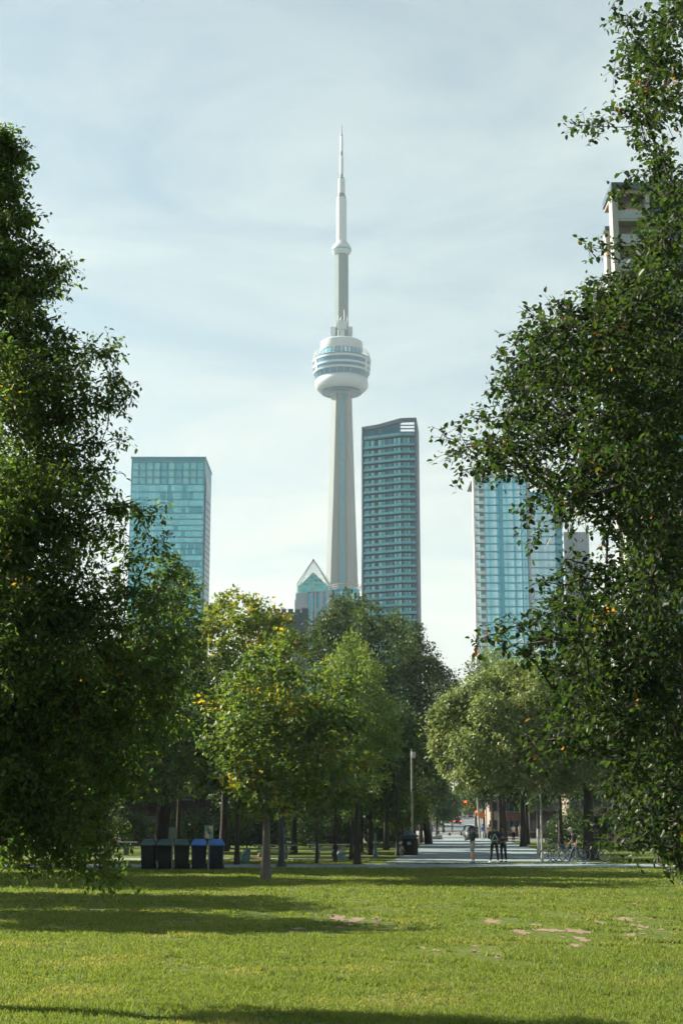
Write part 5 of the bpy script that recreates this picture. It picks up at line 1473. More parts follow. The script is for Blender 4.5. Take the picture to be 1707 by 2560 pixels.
house(1425, 1560, 180, 6.5, 'cream building behind the bicycles and the big trunk', M_render, roof=False, nwin=5, name='shop_front', cat='building', group='shop fronts on the avenue')
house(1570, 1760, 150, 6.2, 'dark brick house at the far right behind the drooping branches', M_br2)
house(1040, 1082, 270, 6.5, 'brick row left of the avenue', M_hbrick, roof=False, name='shop_front', cat='building', group='shop fronts on the avenue')

# ------------------------------------------------------------------ street furniture and other objects
M_bin = mat('bin_black', (0.004, 0.006, 0.007), 0.6, var=0.2, spec=0.2)
M_lidg = mat('bin_lid_green', (0.02, 0.07, 0.075), 0.35, var=0.2, spec=0.6)
M_navy = mat('bin_navy', (0.004, 0.007, 0.018), 0.6, var=0.2, spec=0.2)
M_lidb = mat('bin_lid_blue', (0.02, 0.13, 0.48), 0.35, var=0.15, spec=0.6)
M_tyre = mat('rubber', (0.015, 0.015, 0.016), 0.85, var=0.2)
M_postg = mat('post_grey_green', (0.16, 0.20, 0.18), 0.6, var=0.15)
M_postd = mat('post_dark', (0.022, 0.028, 0.03), 0.6, var=0.2)
M_postp = mat('post_pale', (0.30, 0.30, 0.25), 0.7, var=0.15, scale=2)
def rounded(w, d, r, n=3):
    pts = []
    for cx, cy_, a0 in ((w / 2 - r, d / 2 - r, 0), (-w / 2 + r, d / 2 - r, 90), (-w / 2 + r, -d / 2 + r, 180), (w / 2 - r, -d / 2 + r, 270)):
        for k in range(n + 1):
            a = R(a0 + 90 * k / n); pts.append((cx + r * math.cos(a), cy_ + r * math.sin(a)))
    return pts
def cart(loc, body, lid, label, w=0.66, h=1.06):
    r = empty('recycling_cart', (0, 0, 0), label, 'bin', 'bins in a row by the cross path')
    mb = MB()
    rings = []
    for z, k in ((0.06, .82), (0.1, .84), (h * .55, .92), (h * .56, .905), (h * .97, .97), (h * .972, 1.02), (h, 1.02)):
        rings.append([(x * k, y * k, z) for x, y in rounded(w, .72, .06)])
    mb.loft(rings); mb.build('body', body, r, smooth=True)
    mb = MB()
    rings = []
    for z, k, ky, oy in ((h + .005, 1.09, 1.06, 0), (h + .05, 1.10, 1.07, 0), (h + .07, 1.04, 1.0, .02), (h + .25, .76, .62, .10), (h + .27, .68, .54, .11)):
        rings.append([(x * k, y * ky + oy, z) for x, y in rounded(w, .72, .06)])
    mb.loft(rings); l_ = mb.build('lid', lid, r, smooth=True)
    mb = MB(); mb.tube([(-w * .42, .42, h - .02), (-w * .42, .5, h), (w * .42, .5, h), (w * .42, .42, h - .02)], .018, 6); mb.build('handle', body, r)
    for s in (-1, 1):
        mb = MB(); mb.torus((s * w * .46, .30, .13), .095, .035, axis='x', nu=16, nv=6); wh = mb.build('wheel', M_tyre, r, smooth=True)
        mb = MB(); mb.tube([(s * w * .46 - .02, .30, .13), (s * w * .46 + .02, .30, .13)], .07, 10); mb.build('rim', M_grey, wh)
    return place(r, loc)
yb = G(450, 2175).y
for px, b_, l_, lab in ((371, M_bin, M_lidg, 'black bin with a dark green lid at the left end of the row of five'), (413, M_bin, M_lidg, 'black dark green lidded bin, second from the left end of the row'), (454, M_bin, M_lidg, 'black bin with a dark green lid, middle of the row of five'),
                        (497, M_navy, M_lidb, 'navy bin with a blue lid left of the front sign post'), (540, M_navy, M_lidb, 'navy bin with a blue lid at the right end of the row')):
    cart((XG(px, yb).x, yb, 0), b_, l_, lab, w=.62, h=1.0)
def sign(px, Y, ytop, ybot, wpx, label, post, panel_cols, front=True):
    b = XG(px, Y); r = empty('notice_sign', b, label, 'sign')
    zt_, zb_ = P(px, ytop, Y).z, P(px, ybot, Y).z; w = wpx / ppm(Y)
    mb = MB(); mb.box((b.x, b.y + .05, (b.z + zt_) / 2), (.055, .05, zt_ - b.z)); mb.build('post', post, r)
    mb = MB(); mb.box((b.x + (0 if front else 0), b.y + .01, (zt_ + zb_) / 2), (w, .025, zt_ - zb_)); pn = mb.build('panel', panel_cols[0], r)
    if len(panel_cols) > 1:
        rs = random.Random(px); h = zt_ - zb_
        for i, m in enumerate(panel_cols[1:]):
            fx, fz = ((-.2, .28), (.2, .27), (-.18, -.22), (.2, -.2), (0, .05))[i]
            mb = MB(); mb.box((b.x + fx * w, b.y - .006, (zt_ + zb_) / 2 + fz * h), (w * rs.uniform(.3, .42), .006, h * rs.uniform(.25, .42))); mb.build('poster', m, pn)
    return r
M_pale = mat('sign_pale_green', (0.30, 0.36, 0.30), 0.6, var=0.15)
M_pst1 = mat('poster_green', (0.20, 0.32, 0.18), 0.6, var=0.4, scale=14)
M_pst2 = mat('poster_teal', (0.14, 0.30, 0.32), 0.6, var=0.4, scale=14)
M_pst3 = mat('poster_cream', (0.50, 0.50, 0.36), 0.6, var=0.3, scale=14)
sign(521, yb - .75, 2064, 2096, 21, 'pale notice board on a thin post before the blue lidded bins', M_postg, [M_pale, M_pst2, M_pst3, M_pst3, M_pst2, M_pst1])
sign(430, yb - .72, 2068, 2098, 20, 'dull green notice board on a thin post before the dark lidded bins', M_postg, [mat('sign_dull', (0.10, 0.15, 0.125), 0.7, var=0.15), mat('sign_dull_light', (0.13, 0.18, 0.15), 0.7, var=0.2), mat('sign_dull_light', (0.13, 0.18, 0.15))])

def pole(px, Y, ytop, r0, m, name, label, cat, lamp=None, split=None, r1=None, group=None):
    b = XG(px, Y); zt_ = P(px, ytop, Y).z
    r = empty(name, b, label, cat, group)
    mb = MB(); mb.lathe([(r0 * 1.7, 0), (r0 * 1.7, .12), (r0 * 1.15, .3), (r0, .5)], b, 12); mb.build('base', m, r, smooth=True)
    mb = MB(); mb.tube([(b.x, b.y, b.z + .45), (b.x, b.y, zt_)], [r0, r1 or r0 * .8], 10); mb.build('shaft', m, r, smooth=True)
    if lamp == 'box':
        w = 11 / ppm(Y)
        mb = MB(); mb.loft([[(b.x + .12 + x * k, b.y + y * k, z) for x, y in rounded(w, w, .05)] for z, k in ((zt_ - .62, .7), (zt_ - .58, .95), (zt_ - .3, 1.0), (zt_ - .2, .8))])
        lm_ = mb.build('lantern', mat('lantern_pale', (0.55, 0.55, 0.48), 0.4, var=0.1), r, smooth=True)
        mb = MB(); mb.box((b.x + .02, b.y, zt_ - .42), (.3, .05, .05)); mb.build('bracket', m, lm_)
    if lamp == 'cobra':
        mb = MB(); mb.tube([(b.x, b.y, zt_ - .1), (b.x, b.y, zt_ + .1), (b.x - .35, b.y, zt_ + .16)], .035, 6); a_ = mb.build('arm', m, r)
        mb = MB(); mb.ball((b.x - .22, b.y - .05, zt_ + .08), (.34, .16, .11), 12, 6); mb.build('lantern', mat('lantern_teal', (0.20, 0.34, 0.36), 0.35, var=0.1), r, smooth=True)
    if lamp == 'globe':
        mb = MB(); mb.lathe([(.05, zt_), (.16, zt_ + .05), (.19, zt_ + .25), (.08, zt_ + .4), (.02, zt_ + .46)], (b.x, b.y, 0), 12); mb.build('lantern', mat('lantern_pale', (0.55, 0.55, 0.48)), r, smooth=True)
    return r
pole(703, 65.5, 1800, .135, M_postd, 'light_pole', 'thick black light pole just right of the yellow maple trunk', 'pole')
pole(993, 86, 1896, .085, M_postd, 'lamp_post', 'dark lamp post with a teal lantern head left of the round litter bin', 'lamp post', lamp='cobra')
pole(1031, 96, 1872, .075, M_postp, 'lamp_post', 'tall pale lamp post with a boxy lantern at the left edge of the walkway', 'lamp post', lamp='box')
pole(1077, 150, 1955, .10, M_postp, 'lamp_post', 'mottled pale pole where the walkway meets the avenue on the left', 'lamp post')
pole(1355, 76, 1918, .055, M_postp, 'lamp_post', 'slim pale lamp post at the right of the walkway beside the bicycles', 'lamp post', lamp='globe')
pole(938, 84, 2083, .09, mat('utility_blue_grey', (0.10, 0.17, 0.20), 0.6), 'utility_post', 'short blue grey utility post on the grass right of the picnic tables', 'post')
pole(1346, 79, 2072, .085, mat('white_paint', (0.42, 0.44, 0.42), 0.6), 'marker_post', 'short white marker post just left of the slim pale lamp post', 'post')
for px, Y, yt, lab in ((1123, 236, 2081, 'black bollard standing in the middle of the walkway end'), (1152, 236, 2080, 'black bollard beside the parked cars')):
    pole(px, Y, yt, .16, M_black, 'bollard', lab, 'bollard', group='bollards where the walkway meets the avenue', r1=.16)
# litter bin
b = XG(1021, 86.5)
lb_ = empty('litter_bin', b, 'round topped black litter bin at the left edge of the walkway', 'bin')
mb = MB(); mb.lathe([(.5, .03), (.56, .05), (.58, .95), (.54, 1.0)], b, 24); mb.build('body', M_bin, lb_, smooth=True)
mb = MB(); mb.loft([[(b.x + x, b.y + y, b.z + z + x * .12) for x, y in rounded(w, w, .25)] for z, w in ((1.0, 1.14), (1.08, 1.2), (1.2, .9), (1.27, .4))]); lid = mb.build('lid', mat('litter_lid', (0.02, 0.04, 0.06), 0.4), lb_, smooth=True)
mb = MB(); mb.box((b.x, b.y - .6, b.z + .72), (.22, .02, .16)); mb.build('sticker', M_pst2, lb_)
# picnic tables
M_tabletop = mat('table_grey', (0.24, 0.28, 0.28), 0.7, var=0.15, scale=4)
def picnic(px, Y, wpx, label):
    w = wpx / ppm(Y); r = empty('picnic_table', (0, 0, 0), label, 'picnic table', 'picnic tables on the pad')
    mb = MB(); mb.loft([[(x, y, z) for x, y in rounded(w, .8, .06)] for z in (.72, .78)]); mb.build('table_top', M_tabletop, r)
    for s in (-1, 1):
        mb = MB(); mb.loft([[(x, y + s * .72, z) for x, y in rounded(w * .8, .28, .05)] for z in (.42, .47)]); mb.build('bench', M_tabletop, r)
        mb = MB(); mb.box((s * w * .24, 0, .36), (.14, .5, .72)); mb.box((s * w * .24, 0, .38), (.08, 1.5, .07)); mb.box((s * w * .24, -.72, .2), (.1, .12, .4)); mb.box((s * w * .24, .72, .2), (.1, .12, .4)); mb.build('support', M_postg, r)
    return place(r, XG(px, Y))
picnic(688, 77.5, 112, 'grey picnic table behind the yellow maple trunk and the black light pole')
picnic(822, 79.5, 106, 'farther grey picnic table behind the two slim young trees')
picnic(292, 88, 100, 'shaded picnic table where a person sits left of the bins')
# mulch ring, watering bag, stones
c = G(622, 2147)
mb = MB(); mb.lathe([(1.05, .012), (.9, .05), (.4, .09), (.1, .10)], (c.x, c.y, 0), 20); tag(mb.build('mulch_ring', M_mulch, smooth=True), 'reddish mulch ring round the foot of the sapling', 'mulch')
b = XG(612, 70.7)
wb = empty('watering_bag', b, 'slumped green watering bag leaning on the sapling', 'bag')
rs = random.Random(2)
mb = MB(); mb.loft([[(b.x + (x + lx) * k, b.y + y * k, z) for x, y in rounded(.52, .42, .15)] for z, k, lx in ((.05, 1, -.05), (.12, 1.12, -.03), (.35, 1.0, 0), (.55, .72, .1), (.66, .62, .2), (.74, .3, .3))]); mb.build('body', mat('bag_green', (0.05, 0.14, 0.11), 0.5, var=0.4, scale=6), wb, smooth=True)
mb = MB(); mb.tube([(b.x - .18, b.y - .23, .2), (b.x - .12, b.y - .26, .45), (b.x + .05, b.y - .2, .66)], .03, 5); mb.build('strap', mat('bag_strap', (0.45, 0.5, 0.45), 0.5), wb)
for px, py, s, lab in ((652, 2146, .16, 'small grey stone by the mulch ring'), (852, 2153, .26, 'small bluish utility box in the grass right of the tables'), (888, 2146, .2, 'small dark stone in the grass before the black trunked young tree')):
    c = G(px, py); mb = MB(); mb.loft([[(c.x + x * k, c.y + y * k, z * s * 2) for x, y in rounded(s * 2, s * 1.8, s * .4)] for z, k in ((0.01, .95), (.3, 1), (.75, .85), (.95, .5))])
    tag(mb.build('ground_stone' if 'stone' in lab else 'utility_box', M_postg if 'stone' in lab else mat('utility_blue_grey', (0.10, 0.17, 0.20)), smooth=True), lab, 'stone' if 'stone' in lab else 'utility box')
# iron fence in the dark behind the bins
fa, fb = XG(180, 104), XG(450, 104)
fr_ = empty('iron_fence', fa, 'black iron picket fence in the shade behind the bins', 'fence')
for z in (.25, 1.15):
    mb = MB(); mb.box(((fa.x + fb.x) / 2, fa.y, z), (fb.x - fa.x, .04, .05)); mb.build('rail', M_black, fr_)
n_ = int((fb.x - fa.x) / .16)
mb = MB()
for k in range(n_): mb.box((fa.x + (k + .5) * .16, fa.y - .03, .7), (.02, .02, 1.3))
tag(mb.build('pickets', M_black, fr_), kind='stuff')

# bicycles
M_bframe = mat('bike_frame_pale', (0.30, 0.36, 0.34), 0.4, var=0.1)
M_bblue = mat('bike_frame_blue', (0.03, 0.14, 0.36), 0.35, var=0.1)
M_bdark = mat('bike_frame_dark', (0.02, 0.05, 0.06), 0.4, var=0.1)
M_chrome = mat('bike_metal', (0.5, 0.52, 0.52), 0.3, metal=0.8, var=0.1)
def bicycle(fm, label):
    r = empty('bicycle', (0, 0, 0), label, 'bicycle', 'bicycles parked on the grass')
    fw, rw = Vector((-.52, 0, .335)), Vector((.52, 0, .335))
    for nm, c in (('wheel', fw), ('wheel', rw)):
        w_ = empty(nm, (0, 0, 0)); w_.parent = r
        bpy.data.objects.remove(w_)
        mb = MB(); mb.torus(c, .315, .022, axis='y', nu=28, nv=6); t_ = mb.build('wheel', M_tyre, r, smooth=True)
        mb = MB(); mb.torus(c, .292, .012, axis='y', nu=28, nv=5)
        for k in range(14):
            a = 2 * math.pi * k / 14; mb.tube([c, c + Vector((.29 * math.cos(a), 0, .29 * math.sin(a)))], .0035, 3)
        mb.tube([c - Vector((0, .04, 0)), c + Vector((0, .04, 0))], .025, 8)
        mb.build('rim', M_chrome, t_)
    bb, st, hd, hd2 = Vector((.08, 0, .29)), Vector((.20, 0, .80)), Vector((-.36, 0, .86)), Vector((-.39, 0, .70))
    mb = MB()
    for a, b2, q in ((bb, st, .017), (st, hd, .017), (bb, hd2, .02), (hd, hd2, .02)): mb.tube([a, b2], q, 6)
    for s in (-.05, .05):
        o = Vector((0, s, 0)); mb.tube([bb + o * .5, rw + o], .010, 5); mb.tube([st, rw + o], .009, 5)
    mb.build('frame', fm, r, smooth=True)
    mb = MB()
    for s in (-.045, .045): mb.tube([hd2, hd2 + Vector((-.02, s, -.05)), fw + Vector((0, s, 0))], .012, 5)
    mb.build('fork', fm, r)
    mb = MB(); mb.tube([hd, hd + Vector((.02, 0, .12)), hd + Vector((-.04, 0, .15))], .013, 6); mb.tube([hd + Vector((.08, -.28, .15)), hd + Vector((-.04, -.2, .15)), hd + Vector((-.04, .2, .15)), hd + Vector((.08, .28, .15))], .013, 6); mb.build('handlebar', M_black, r)
    mb = MB(); mb.tube([st, st + Vector((.03, 0, .13))], .012, 6); mb.loft([[(st.x + x, y, st.z + .13 + z) for x, y in pts_] for z, pts_ in ((0, [(-.12, -.02), (.16, -.07), (.16, .07), (-.12, .02)]), (.04, [(-.13, -.02), (.17, -.075), (.17, .075), (-.13, .02)]))]); mb.build('saddle', M_black, r)
    mb = MB(); mb.tube([bb - Vector((0, .06, 0)), bb + Vector((0, .06, 0))], .02, 6); mb.tube([bb + Vector((0, -.07, 0)), bb + Vector((-.1, -.07, -.13))], .01, 5); mb.tube([bb + Vector((0, .07, 0)), bb + Vector((.1, .07, .13))], .01, 5); mb.torus(bb + Vector((0, -.04, 0)), .09, .006, axis='y', nu=16, nv=4); mb.build('crank', M_chrome, r)
    return r
place(bicycle(M_bframe, 'pale framed bicycle parked nearest the slim lamp post'), XG(1388, 72.6), R(14))
place(bicycle(M_bblue, 'blue bicycle parked on the grass behind the walking man'), XG(1424, 73.4), R(-8))
place(bicycle(M_bdark, 'dark bicycle in deep shade right of the walking man'), XG(1486, 74.0), R(10))
place(bicycle(M_bframe, 'second pale bicycle leaning between the other two'), XG(1405, 74.4), R(24))

# ------------------------------------------------------------------ people
def skin_eval(verts, edges, sub=2):
    me = bpy.data.meshes.new('tmp'); me.from_pydata([v[:3] for v in verts], edges, [])
    o = bpy.data.objects.new('tmp', me); COL.objects.link(o)
    sk = o.modifiers.new('s', 'SKIN'); sk.use_smooth_shade = True
    for i, v in enumerate(verts):
        q = me.skin_vertices[0].data[i]; rx = v[3]; ry = v[4] if len(v) > 4 else rx
        q.radius = (rx, ry); q.use_root = (i == 0)
    sb = o.modifiers.new('u', 'SUBSURF'); sb.levels = sub; sb.render_levels = sub
    dg = bpy.context.evaluated_depsgraph_get()
    e = o.evaluated_get(dg); m2 = e.to_mesh()
    vs = [tuple(v.co) for v in m2.vertices]; fs = [tuple(p.vertices) for p in m2.polygons]
    e.to_mesh_clear(); bpy.data.objects.remove(o); bpy.data.meshes.remove(me)
    return vs, fs
M_skin = mat('skin', (0.38, 0.22, 0.15), 0.6, var=0.06)
M_skin2 = mat('skin_deep', (0.16, 0.085, 0.055), 0.6, var=0.06)
M_hairk = mat('hair_black', (0.012, 0.01, 0.01), 0.6)
M_hairg = mat('hair_grey', (0.42, 0.40, 0.36), 0.7)
M_eye = mat('eye_dark', (0.02, 0.015, 0.01), 0.3)
def lerp3(a, b, t): return tuple(a[i] + (b[i] - a[i]) * t for i in range(3))
STAND = dict(pel=(0, 0, .95), wai=(0, .005, 1.10), che=(0, .01, 1.30), nek=(0, .02, 1.46), hea=(0, 0, 1.60),
             sL=(.175, .015, 1.42), eL=(.225, .03, 1.13), wL=(.23, -.04, .88), sR=(-.175, .015, 1.42), eR=(-.225, .03, 1.13), wR=(-.23, -.04, .88),
             hL=(.09, 0, .92), kL=(.10, -.02, .50), aL=(.10, .02, .09), hR=(-.09, 0, .92), kR=(-.10, -.02, .50), aR=(-.10, .02, .09), tL=(.12, -.16, .035), tR=(-.12, -.16, .035))
def person(label, pose, top, pants, shoe, skin=None, hair=None, sleeve='short', leg='long', cap=None, loc=(0, 0, 0), rz=0, group=None, scale=1.0, hands=True):
    skin = skin or M_skin
    p = dict(STAND); p.update(pose)
    r = empty('person', (0, 0, 0), label, 'person', group)
    hv = Vector(p['hea']); nv_ = Vector(p['nek'])
    up = (hv - nv_).normalized()
    V = [p['pel'] + (.135, .10), p['wai'] + (.125, .09), p['che'] + (.15, .10), p['nek'] + (.06, .06), tuple(nv_.lerp(hv, .45)) + (.048, .052), tuple(hv - up * .03) + (.062, .078), tuple(hv + up * .05) + (.074, .09), tuple(hv + up * .11) + (.055, .065)]
    E = [(0, 1), (1, 2), (2, 3), (3, 4), (4, 5), (5, 6), (6, 7)]
    def chain(root, pts):
        i0 = root
        for q in pts:
            V.append(q); E.append((i0, len(V) - 1)); i0 = len(V) - 1
    for s in 'LR':
        chain(2, [p['s' + s] + (.058,), lerp3(p['s' + s], p['e' + s], .5) + (.047,), p['e' + s] + (.039,), lerp3(p['e' + s], p['w' + s], .4) + (.037,), p['w' + s] + (.026,)])
        chain(0, [p['h' + s] + (.088,), lerp3(p['h' + s], p['k' + s], .5) + (.074,), p['k' + s] + (.054,), lerp3(p['k' + s], p['a' + s], .35) + (.054,), p['a' + s] + (.036,)])
    mb = MB(); mb.add(*skin_eval(V, E, 2))
    # face: nose, brow, ears, mouth
    fwd = Vector(p.get('fwd', (0, -1, 0))); side = fwd.cross(up).normalized()
    mb.ball(hv + fwd * .088 + up * .01, (.013, .018, .022), 6, 5)
    for s in (-1, 1): mb.ball(hv + side * s * .077 + up * .01, (.014, .022, .03), 6, 5)
    mb.ball(hv + fwd * .078 - up * .045, (.024, .012, .008), 6, 4)
    if hands:                                  # palm, four fingers of unequal length and a thumb
        for s in 'LR':
            w, e = Vector(p['w' + s]), Vector(p['e' + s])
            d = (w - e).normalized(); k = 1 if s == 'L' else -1
            sd = d.cross(Vector((k, 0, 0))); sd = sd.normalized() if sd.length > .2 else Vector((0, 1, 0))
            nn_ = d.cross(sd).normalized()
            c = w + d * .05
            mb.loft([[w + d * t + sd * a * wd + nn_ * b * .014 for a, b in ((-1, -1), (1, -1), (1, 1), (-1, 1))] for t, wd in ((-.01, .024), (.04, .040), (.09, .042))])
            for q, ln in enumerate((.070, .080, .076, .058)):
                f0 = w + d * .085 + sd * (-.030 + .020 * q)
                mb.tube([f0, f0 + d * ln * .5 + nn_ * .004 * k, f0 + d * ln * .85 + nn_ * .018 * k, f0 + d * ln + nn_ * .028 * k], [.0095, .009, .008, .006], 6)
            f0 = w + d * .03 - sd * .036
            mb.tube([f0, f0 - sd * .022 + d * .028, f0 - sd * .024 + d * .058], [.011, .010, .007], 6)
    body = mb.build('body', skin, r, smooth=True)
    mb = MB()
    for s in (-1, 1): mb.ball(hv + fwd * .082 + side * s * .032 + up * .025, .010, 6, 5)
    mb.build('eyes', M_eye, body)
    def garment(name, pts, edges, m):
        mb = MB(); mb.add(*skin_eval(pts, edges, 2)); return mb.build(name, m, r, smooth=True)
    G_ = 1.17
    V2 = [p['che'] + (.165, .118), lerp3(p['che'], p['nek'], .72) + (.10, .085), p['wai'] + (.145, .108), lerp3(p['wai'], p['pel'], .9) + (.15, .115)]
    E2 = [(0, 1), (0, 2), (2, 3)]
    for s in 'LR':
        i0 = 0
        pts_ = [p['s' + s] + (.072,), lerp3(p['s' + s], p['e' + s], .6) + (.060,)]
        if sleeve == 'long': pts_ += [p['e' + s] + (.050,), lerp3(p['e' + s], p['w' + s], .9) + (.038,)]
        else: pts_ += [lerp3(p['s' + s], p['e' + s], .85) + (.060,)]
        for q in pts_:
            V2.append(q); E2.append((i0, len(V2) - 1)); i0 = len(V2) - 1
    garment('shirt' if sleeve == 'short' else 'jacket', V2, E2, top)
    V3 = [p['pel'] + (.150, .112), lerp3(p['pel'], p['wai'], .45) + (.138, .10)]; E3 = [(0, 1)]
    for s in 'LR':
        i0 = 0
        pts_ = [p['h' + s] + (.098,), lerp3(p['h' + s], p['k' + s], .5) + (.086,)]
        if leg == 'long': pts_ += [p['k' + s] + (.068,), lerp3(p['k' + s], p['a' + s], .5) + (.062,), lerp3(p['k' + s], p['a' + s], .96) + (.050,)]
        else: pts_ += [lerp3(p['h' + s], p['k' + s], .98) + (.085,)]
        for q in pts_:
            V3.append(q); E3.append((i0, len(V3) - 1)); i0 = len(V3) - 1
    garment('trousers' if leg == 'long' else 'shorts', V3, E3, pants)
    for s in 'LR':
        a, t = Vector(p['a' + s]), Vector(p['t' + s])
        dv = (t - a); hl = a - Vector((dv.x, dv.y, 0)) * .28; hl.z = t.z + (.0 if a.z < .2 else .02)
        garment('shoe', [tuple(lerp3(a, hl, .5)) + (.045,), tuple(hl) + (.040,), tuple(lerp3(hl, t, .55) ) + (.046, .040), tuple(t) + (.036, .03)], [(0, 1), (1, 2), (2, 3)], shoe)
    if hair:
        mb = MB(); mb.add(*skin_eval([tuple(hv + up * .075 - fwd * .018) + (.085, .095), tuple(hv + up * .13 - fwd * .015) + (.055, .06), tuple(hv - fwd * .05 + up * .0) + (.072, .06)], [(0, 1), (0, 2)], 2)); mb.build('hair', hair, r, smooth=True)
    if cap:
        mb = MB(); mb.lathe([(.098, 0), (.102, .03), (.088, .075), (.04, .105), (.005, .11)], hv + up * .055, 14); mb.loft([[hv + up * .06 + fwd * f + side * s_ + up * z for s_, z in ((-w, 0), (w, 0), (w, .012), (-w, .012))] for f, w in ((.07, .075), (.13, .07), (.17, .045))]); mb.build('cap', cap, r, smooth=True)
    r.scale = (scale,) * 3
    place(r, loc, rz)
    return r
M_dkjacket = mat('jacket_dark', (0.018, 0.030, 0.035), 0.8, var=0.2)
M_shorts = mat('shorts_sage', (0.23, 0.28, 0.24), 0.8, var=0.1)
M_blueshoe = mat('shoe_blue', (0.03, 0.12, 0.40), 0.5)
M_blackcl = mat('cloth_black', (0.010, 0.012, 0.014), 0.8, var=0.2)
M_paleshoe = mat('shoe_pale', (0.55, 0.52, 0.45), 0.6)
M_navycl = mat('cloth_navy', (0.014, 0.028, 0.055), 0.8, var=0.2)
M_jeans = mat('jeans_blue', (0.025, 0.055, 0.10), 0.85, var=0.15)
PF = G(1182, 2157)
person('standing person in dark jacket, cap, sage shorts and blue shoes', dict(kL=(.09, -.05, .50), kR=(-.09, .01, .49), aR=(-.10, .06, .09), tR=(-.11, -.12, .035), eL=(.20, -.10, 1.16), wL=(.10, -.28, 1.20), eR=(-.21, -.04, 1.14), wR=(-.12, -.26, 1.12)), M_dkjacket, M_shorts, M_blueshoe, cap=M_black, hair=M_hairk, sleeve='long', leg='short', loc=XG(1181, PF.y), rz=R(-62))
p2 = XG(1236, G(1230, 2157).y)
person('person in black seen from behind with feet apart, wearing a rucksack', dict(hL=(.09, 0, .91), kL=(.14, .02, .50), aL=(.20, .05, .09), tL=(.27, -.12, .035), kR=(-.13, 0, .50), aR=(-.17, .02, .09), tR=(-.20, -.16, .035), eL=(.26, -.04, 1.16), wL=(.16, -.24, 1.10), eR=(-.26, -.04, 1.16), wR=(-.16, -.24, 1.10), che=(0, -.01, 1.31)), M_blackcl, M_blackcl, M_paleshoe, hair=M_hairk, sleeve='long', loc=p2, rz=R(178), scale=1.04)
bp_ = empty('rucksack', (p2.x, p2.y - .20, 0), 'black rucksack with a pale green triangle on the back of the person in black', 'rucksack')
mb = MB(); mb.loft([[(p2.x + x * k, p2.y - .20 + y, z) for x, y in rounded(.34, .17, .06)] for z, k in ((1.02, .9), (1.05, 1), (1.35, 1.0), (1.45, .8), (1.49, .5))]); mb.build('body', M_blackcl, bp_, smooth=True)
mb = MB()
tri = [Vector((p2.x - .15, p2.y - .292, 1.08)), Vector((p2.x + .15, p2.y - .292, 1.08)), Vector((p2.x, p2.y - .292, 1.40))]
for a, b in ((0, 1), (1, 2), (2, 0)): mb.tube([tri[a], tri[b]], .024, 6)
mb.build('green_triangle', mat('reflective_green', (0.22, 0.48, 0.32), 0.5), bp_)
for s in (-1, 1):
    mb = MB(); mb.tube([(p2.x + s * .12, p2.y - .13, 1.46), (p2.x + s * .15, p2.y + .0, 1.52), (p2.x + s * .15, p2.y + .13, 1.40), (p2.x + s * .14, p2.y + .12, 1.12), (p2.x + s * .13, p2.y - .12, 1.06)], .02, 5); mb.build('strap', M_blackcl, bp_)
person('person with crossed arms in a navy shirt and black trousers, right of the rucksack wearer', dict(eL=(.24, -.06, 1.16), wL=(-.06, -.20, 1.17), eR=(-.24, -.06, 1.16), wR=(.06, -.17, 1.20), kL=(.12, 0, .5), aL=(.14, .03, .09), tL=(.18, -.14, .035)), M_navycl, M_blackcl, M_black, hair=M_hairk, skin=M_skin2, loc=XG(1258, G(1258, 2155).y), rz=R(-38))
person('grey haired man in a dark shirt and jeans striding left past the bicycles', dict(pel=(0, 0, .92), wai=(0, -.03, 1.07), che=(0, -.09, 1.27), nek=(0, -.15, 1.42), hea=(0, -.23, 1.54), sL=(.17, -.10, 1.39), sR=(-.17, -.10, 1.39), eL=(.22, .04, 1.13), wL=(.20, -.02, .90), eR=(-.22, -.14, 1.11), wR=(-.19, -.30, .93),
     hL=(.085, 0, .90), kL=(.09, .08, .50), aL=(.09, .38, .16), tL=(.10, .25, .04), hR=(-.085, 0, .90), kR=(-.09, -.20, .54), aR=(-.09, -.36, .10), tR=(-.10, -.53, .05)), M_blackcl, M_jeans, M_postg, hair=M_hairg, loc=XG(1440, G(1430, 2161).y), rz=R(-90))
SIT = dict(pel=(0, 0, .50), wai=(0, .0, .66), che=(0, -.03, .87), nek=(0, -.05, 1.03), hea=(0, -.08, 1.17), sL=(.17, -.03, .99), sR=(-.17, -.03, .99), eL=(.22, -.16, .76), wL=(.15, -.38, .74), eR=(-.22, -.16, .76), wR=(-.15, -.38, .74), hL=(.09, -.02, .50), hR=(-.09, -.02, .50), kL=(.12, -.44, .50), kR=(-.12, -.44, .50), aL=(.12, -.46, .10), aR=(-.12, -.46, .10), tL=(.13, -.62, .035), tR=(-.13, -.62, .035))
M_beige = mat('cloth_beige', (0.45, 0.36, 0.30), 0.8, var=0.1)
M_whitecl = mat('cloth_white', (0.65, 0.66, 0.66), 0.8, var=0.06)
M_bluecl = mat('cloth_blue', (0.06, 0.16, 0.48), 0.8, var=0.1)
pt = XG(292, 88)
person('pale topped person sitting at the shaded picnic table left of the bins', SIT, M_beige, M_blackcl, M_paleshoe, hair=M_hairg, loc=(pt.x - .1, pt.y + .72, 0), rz=0)
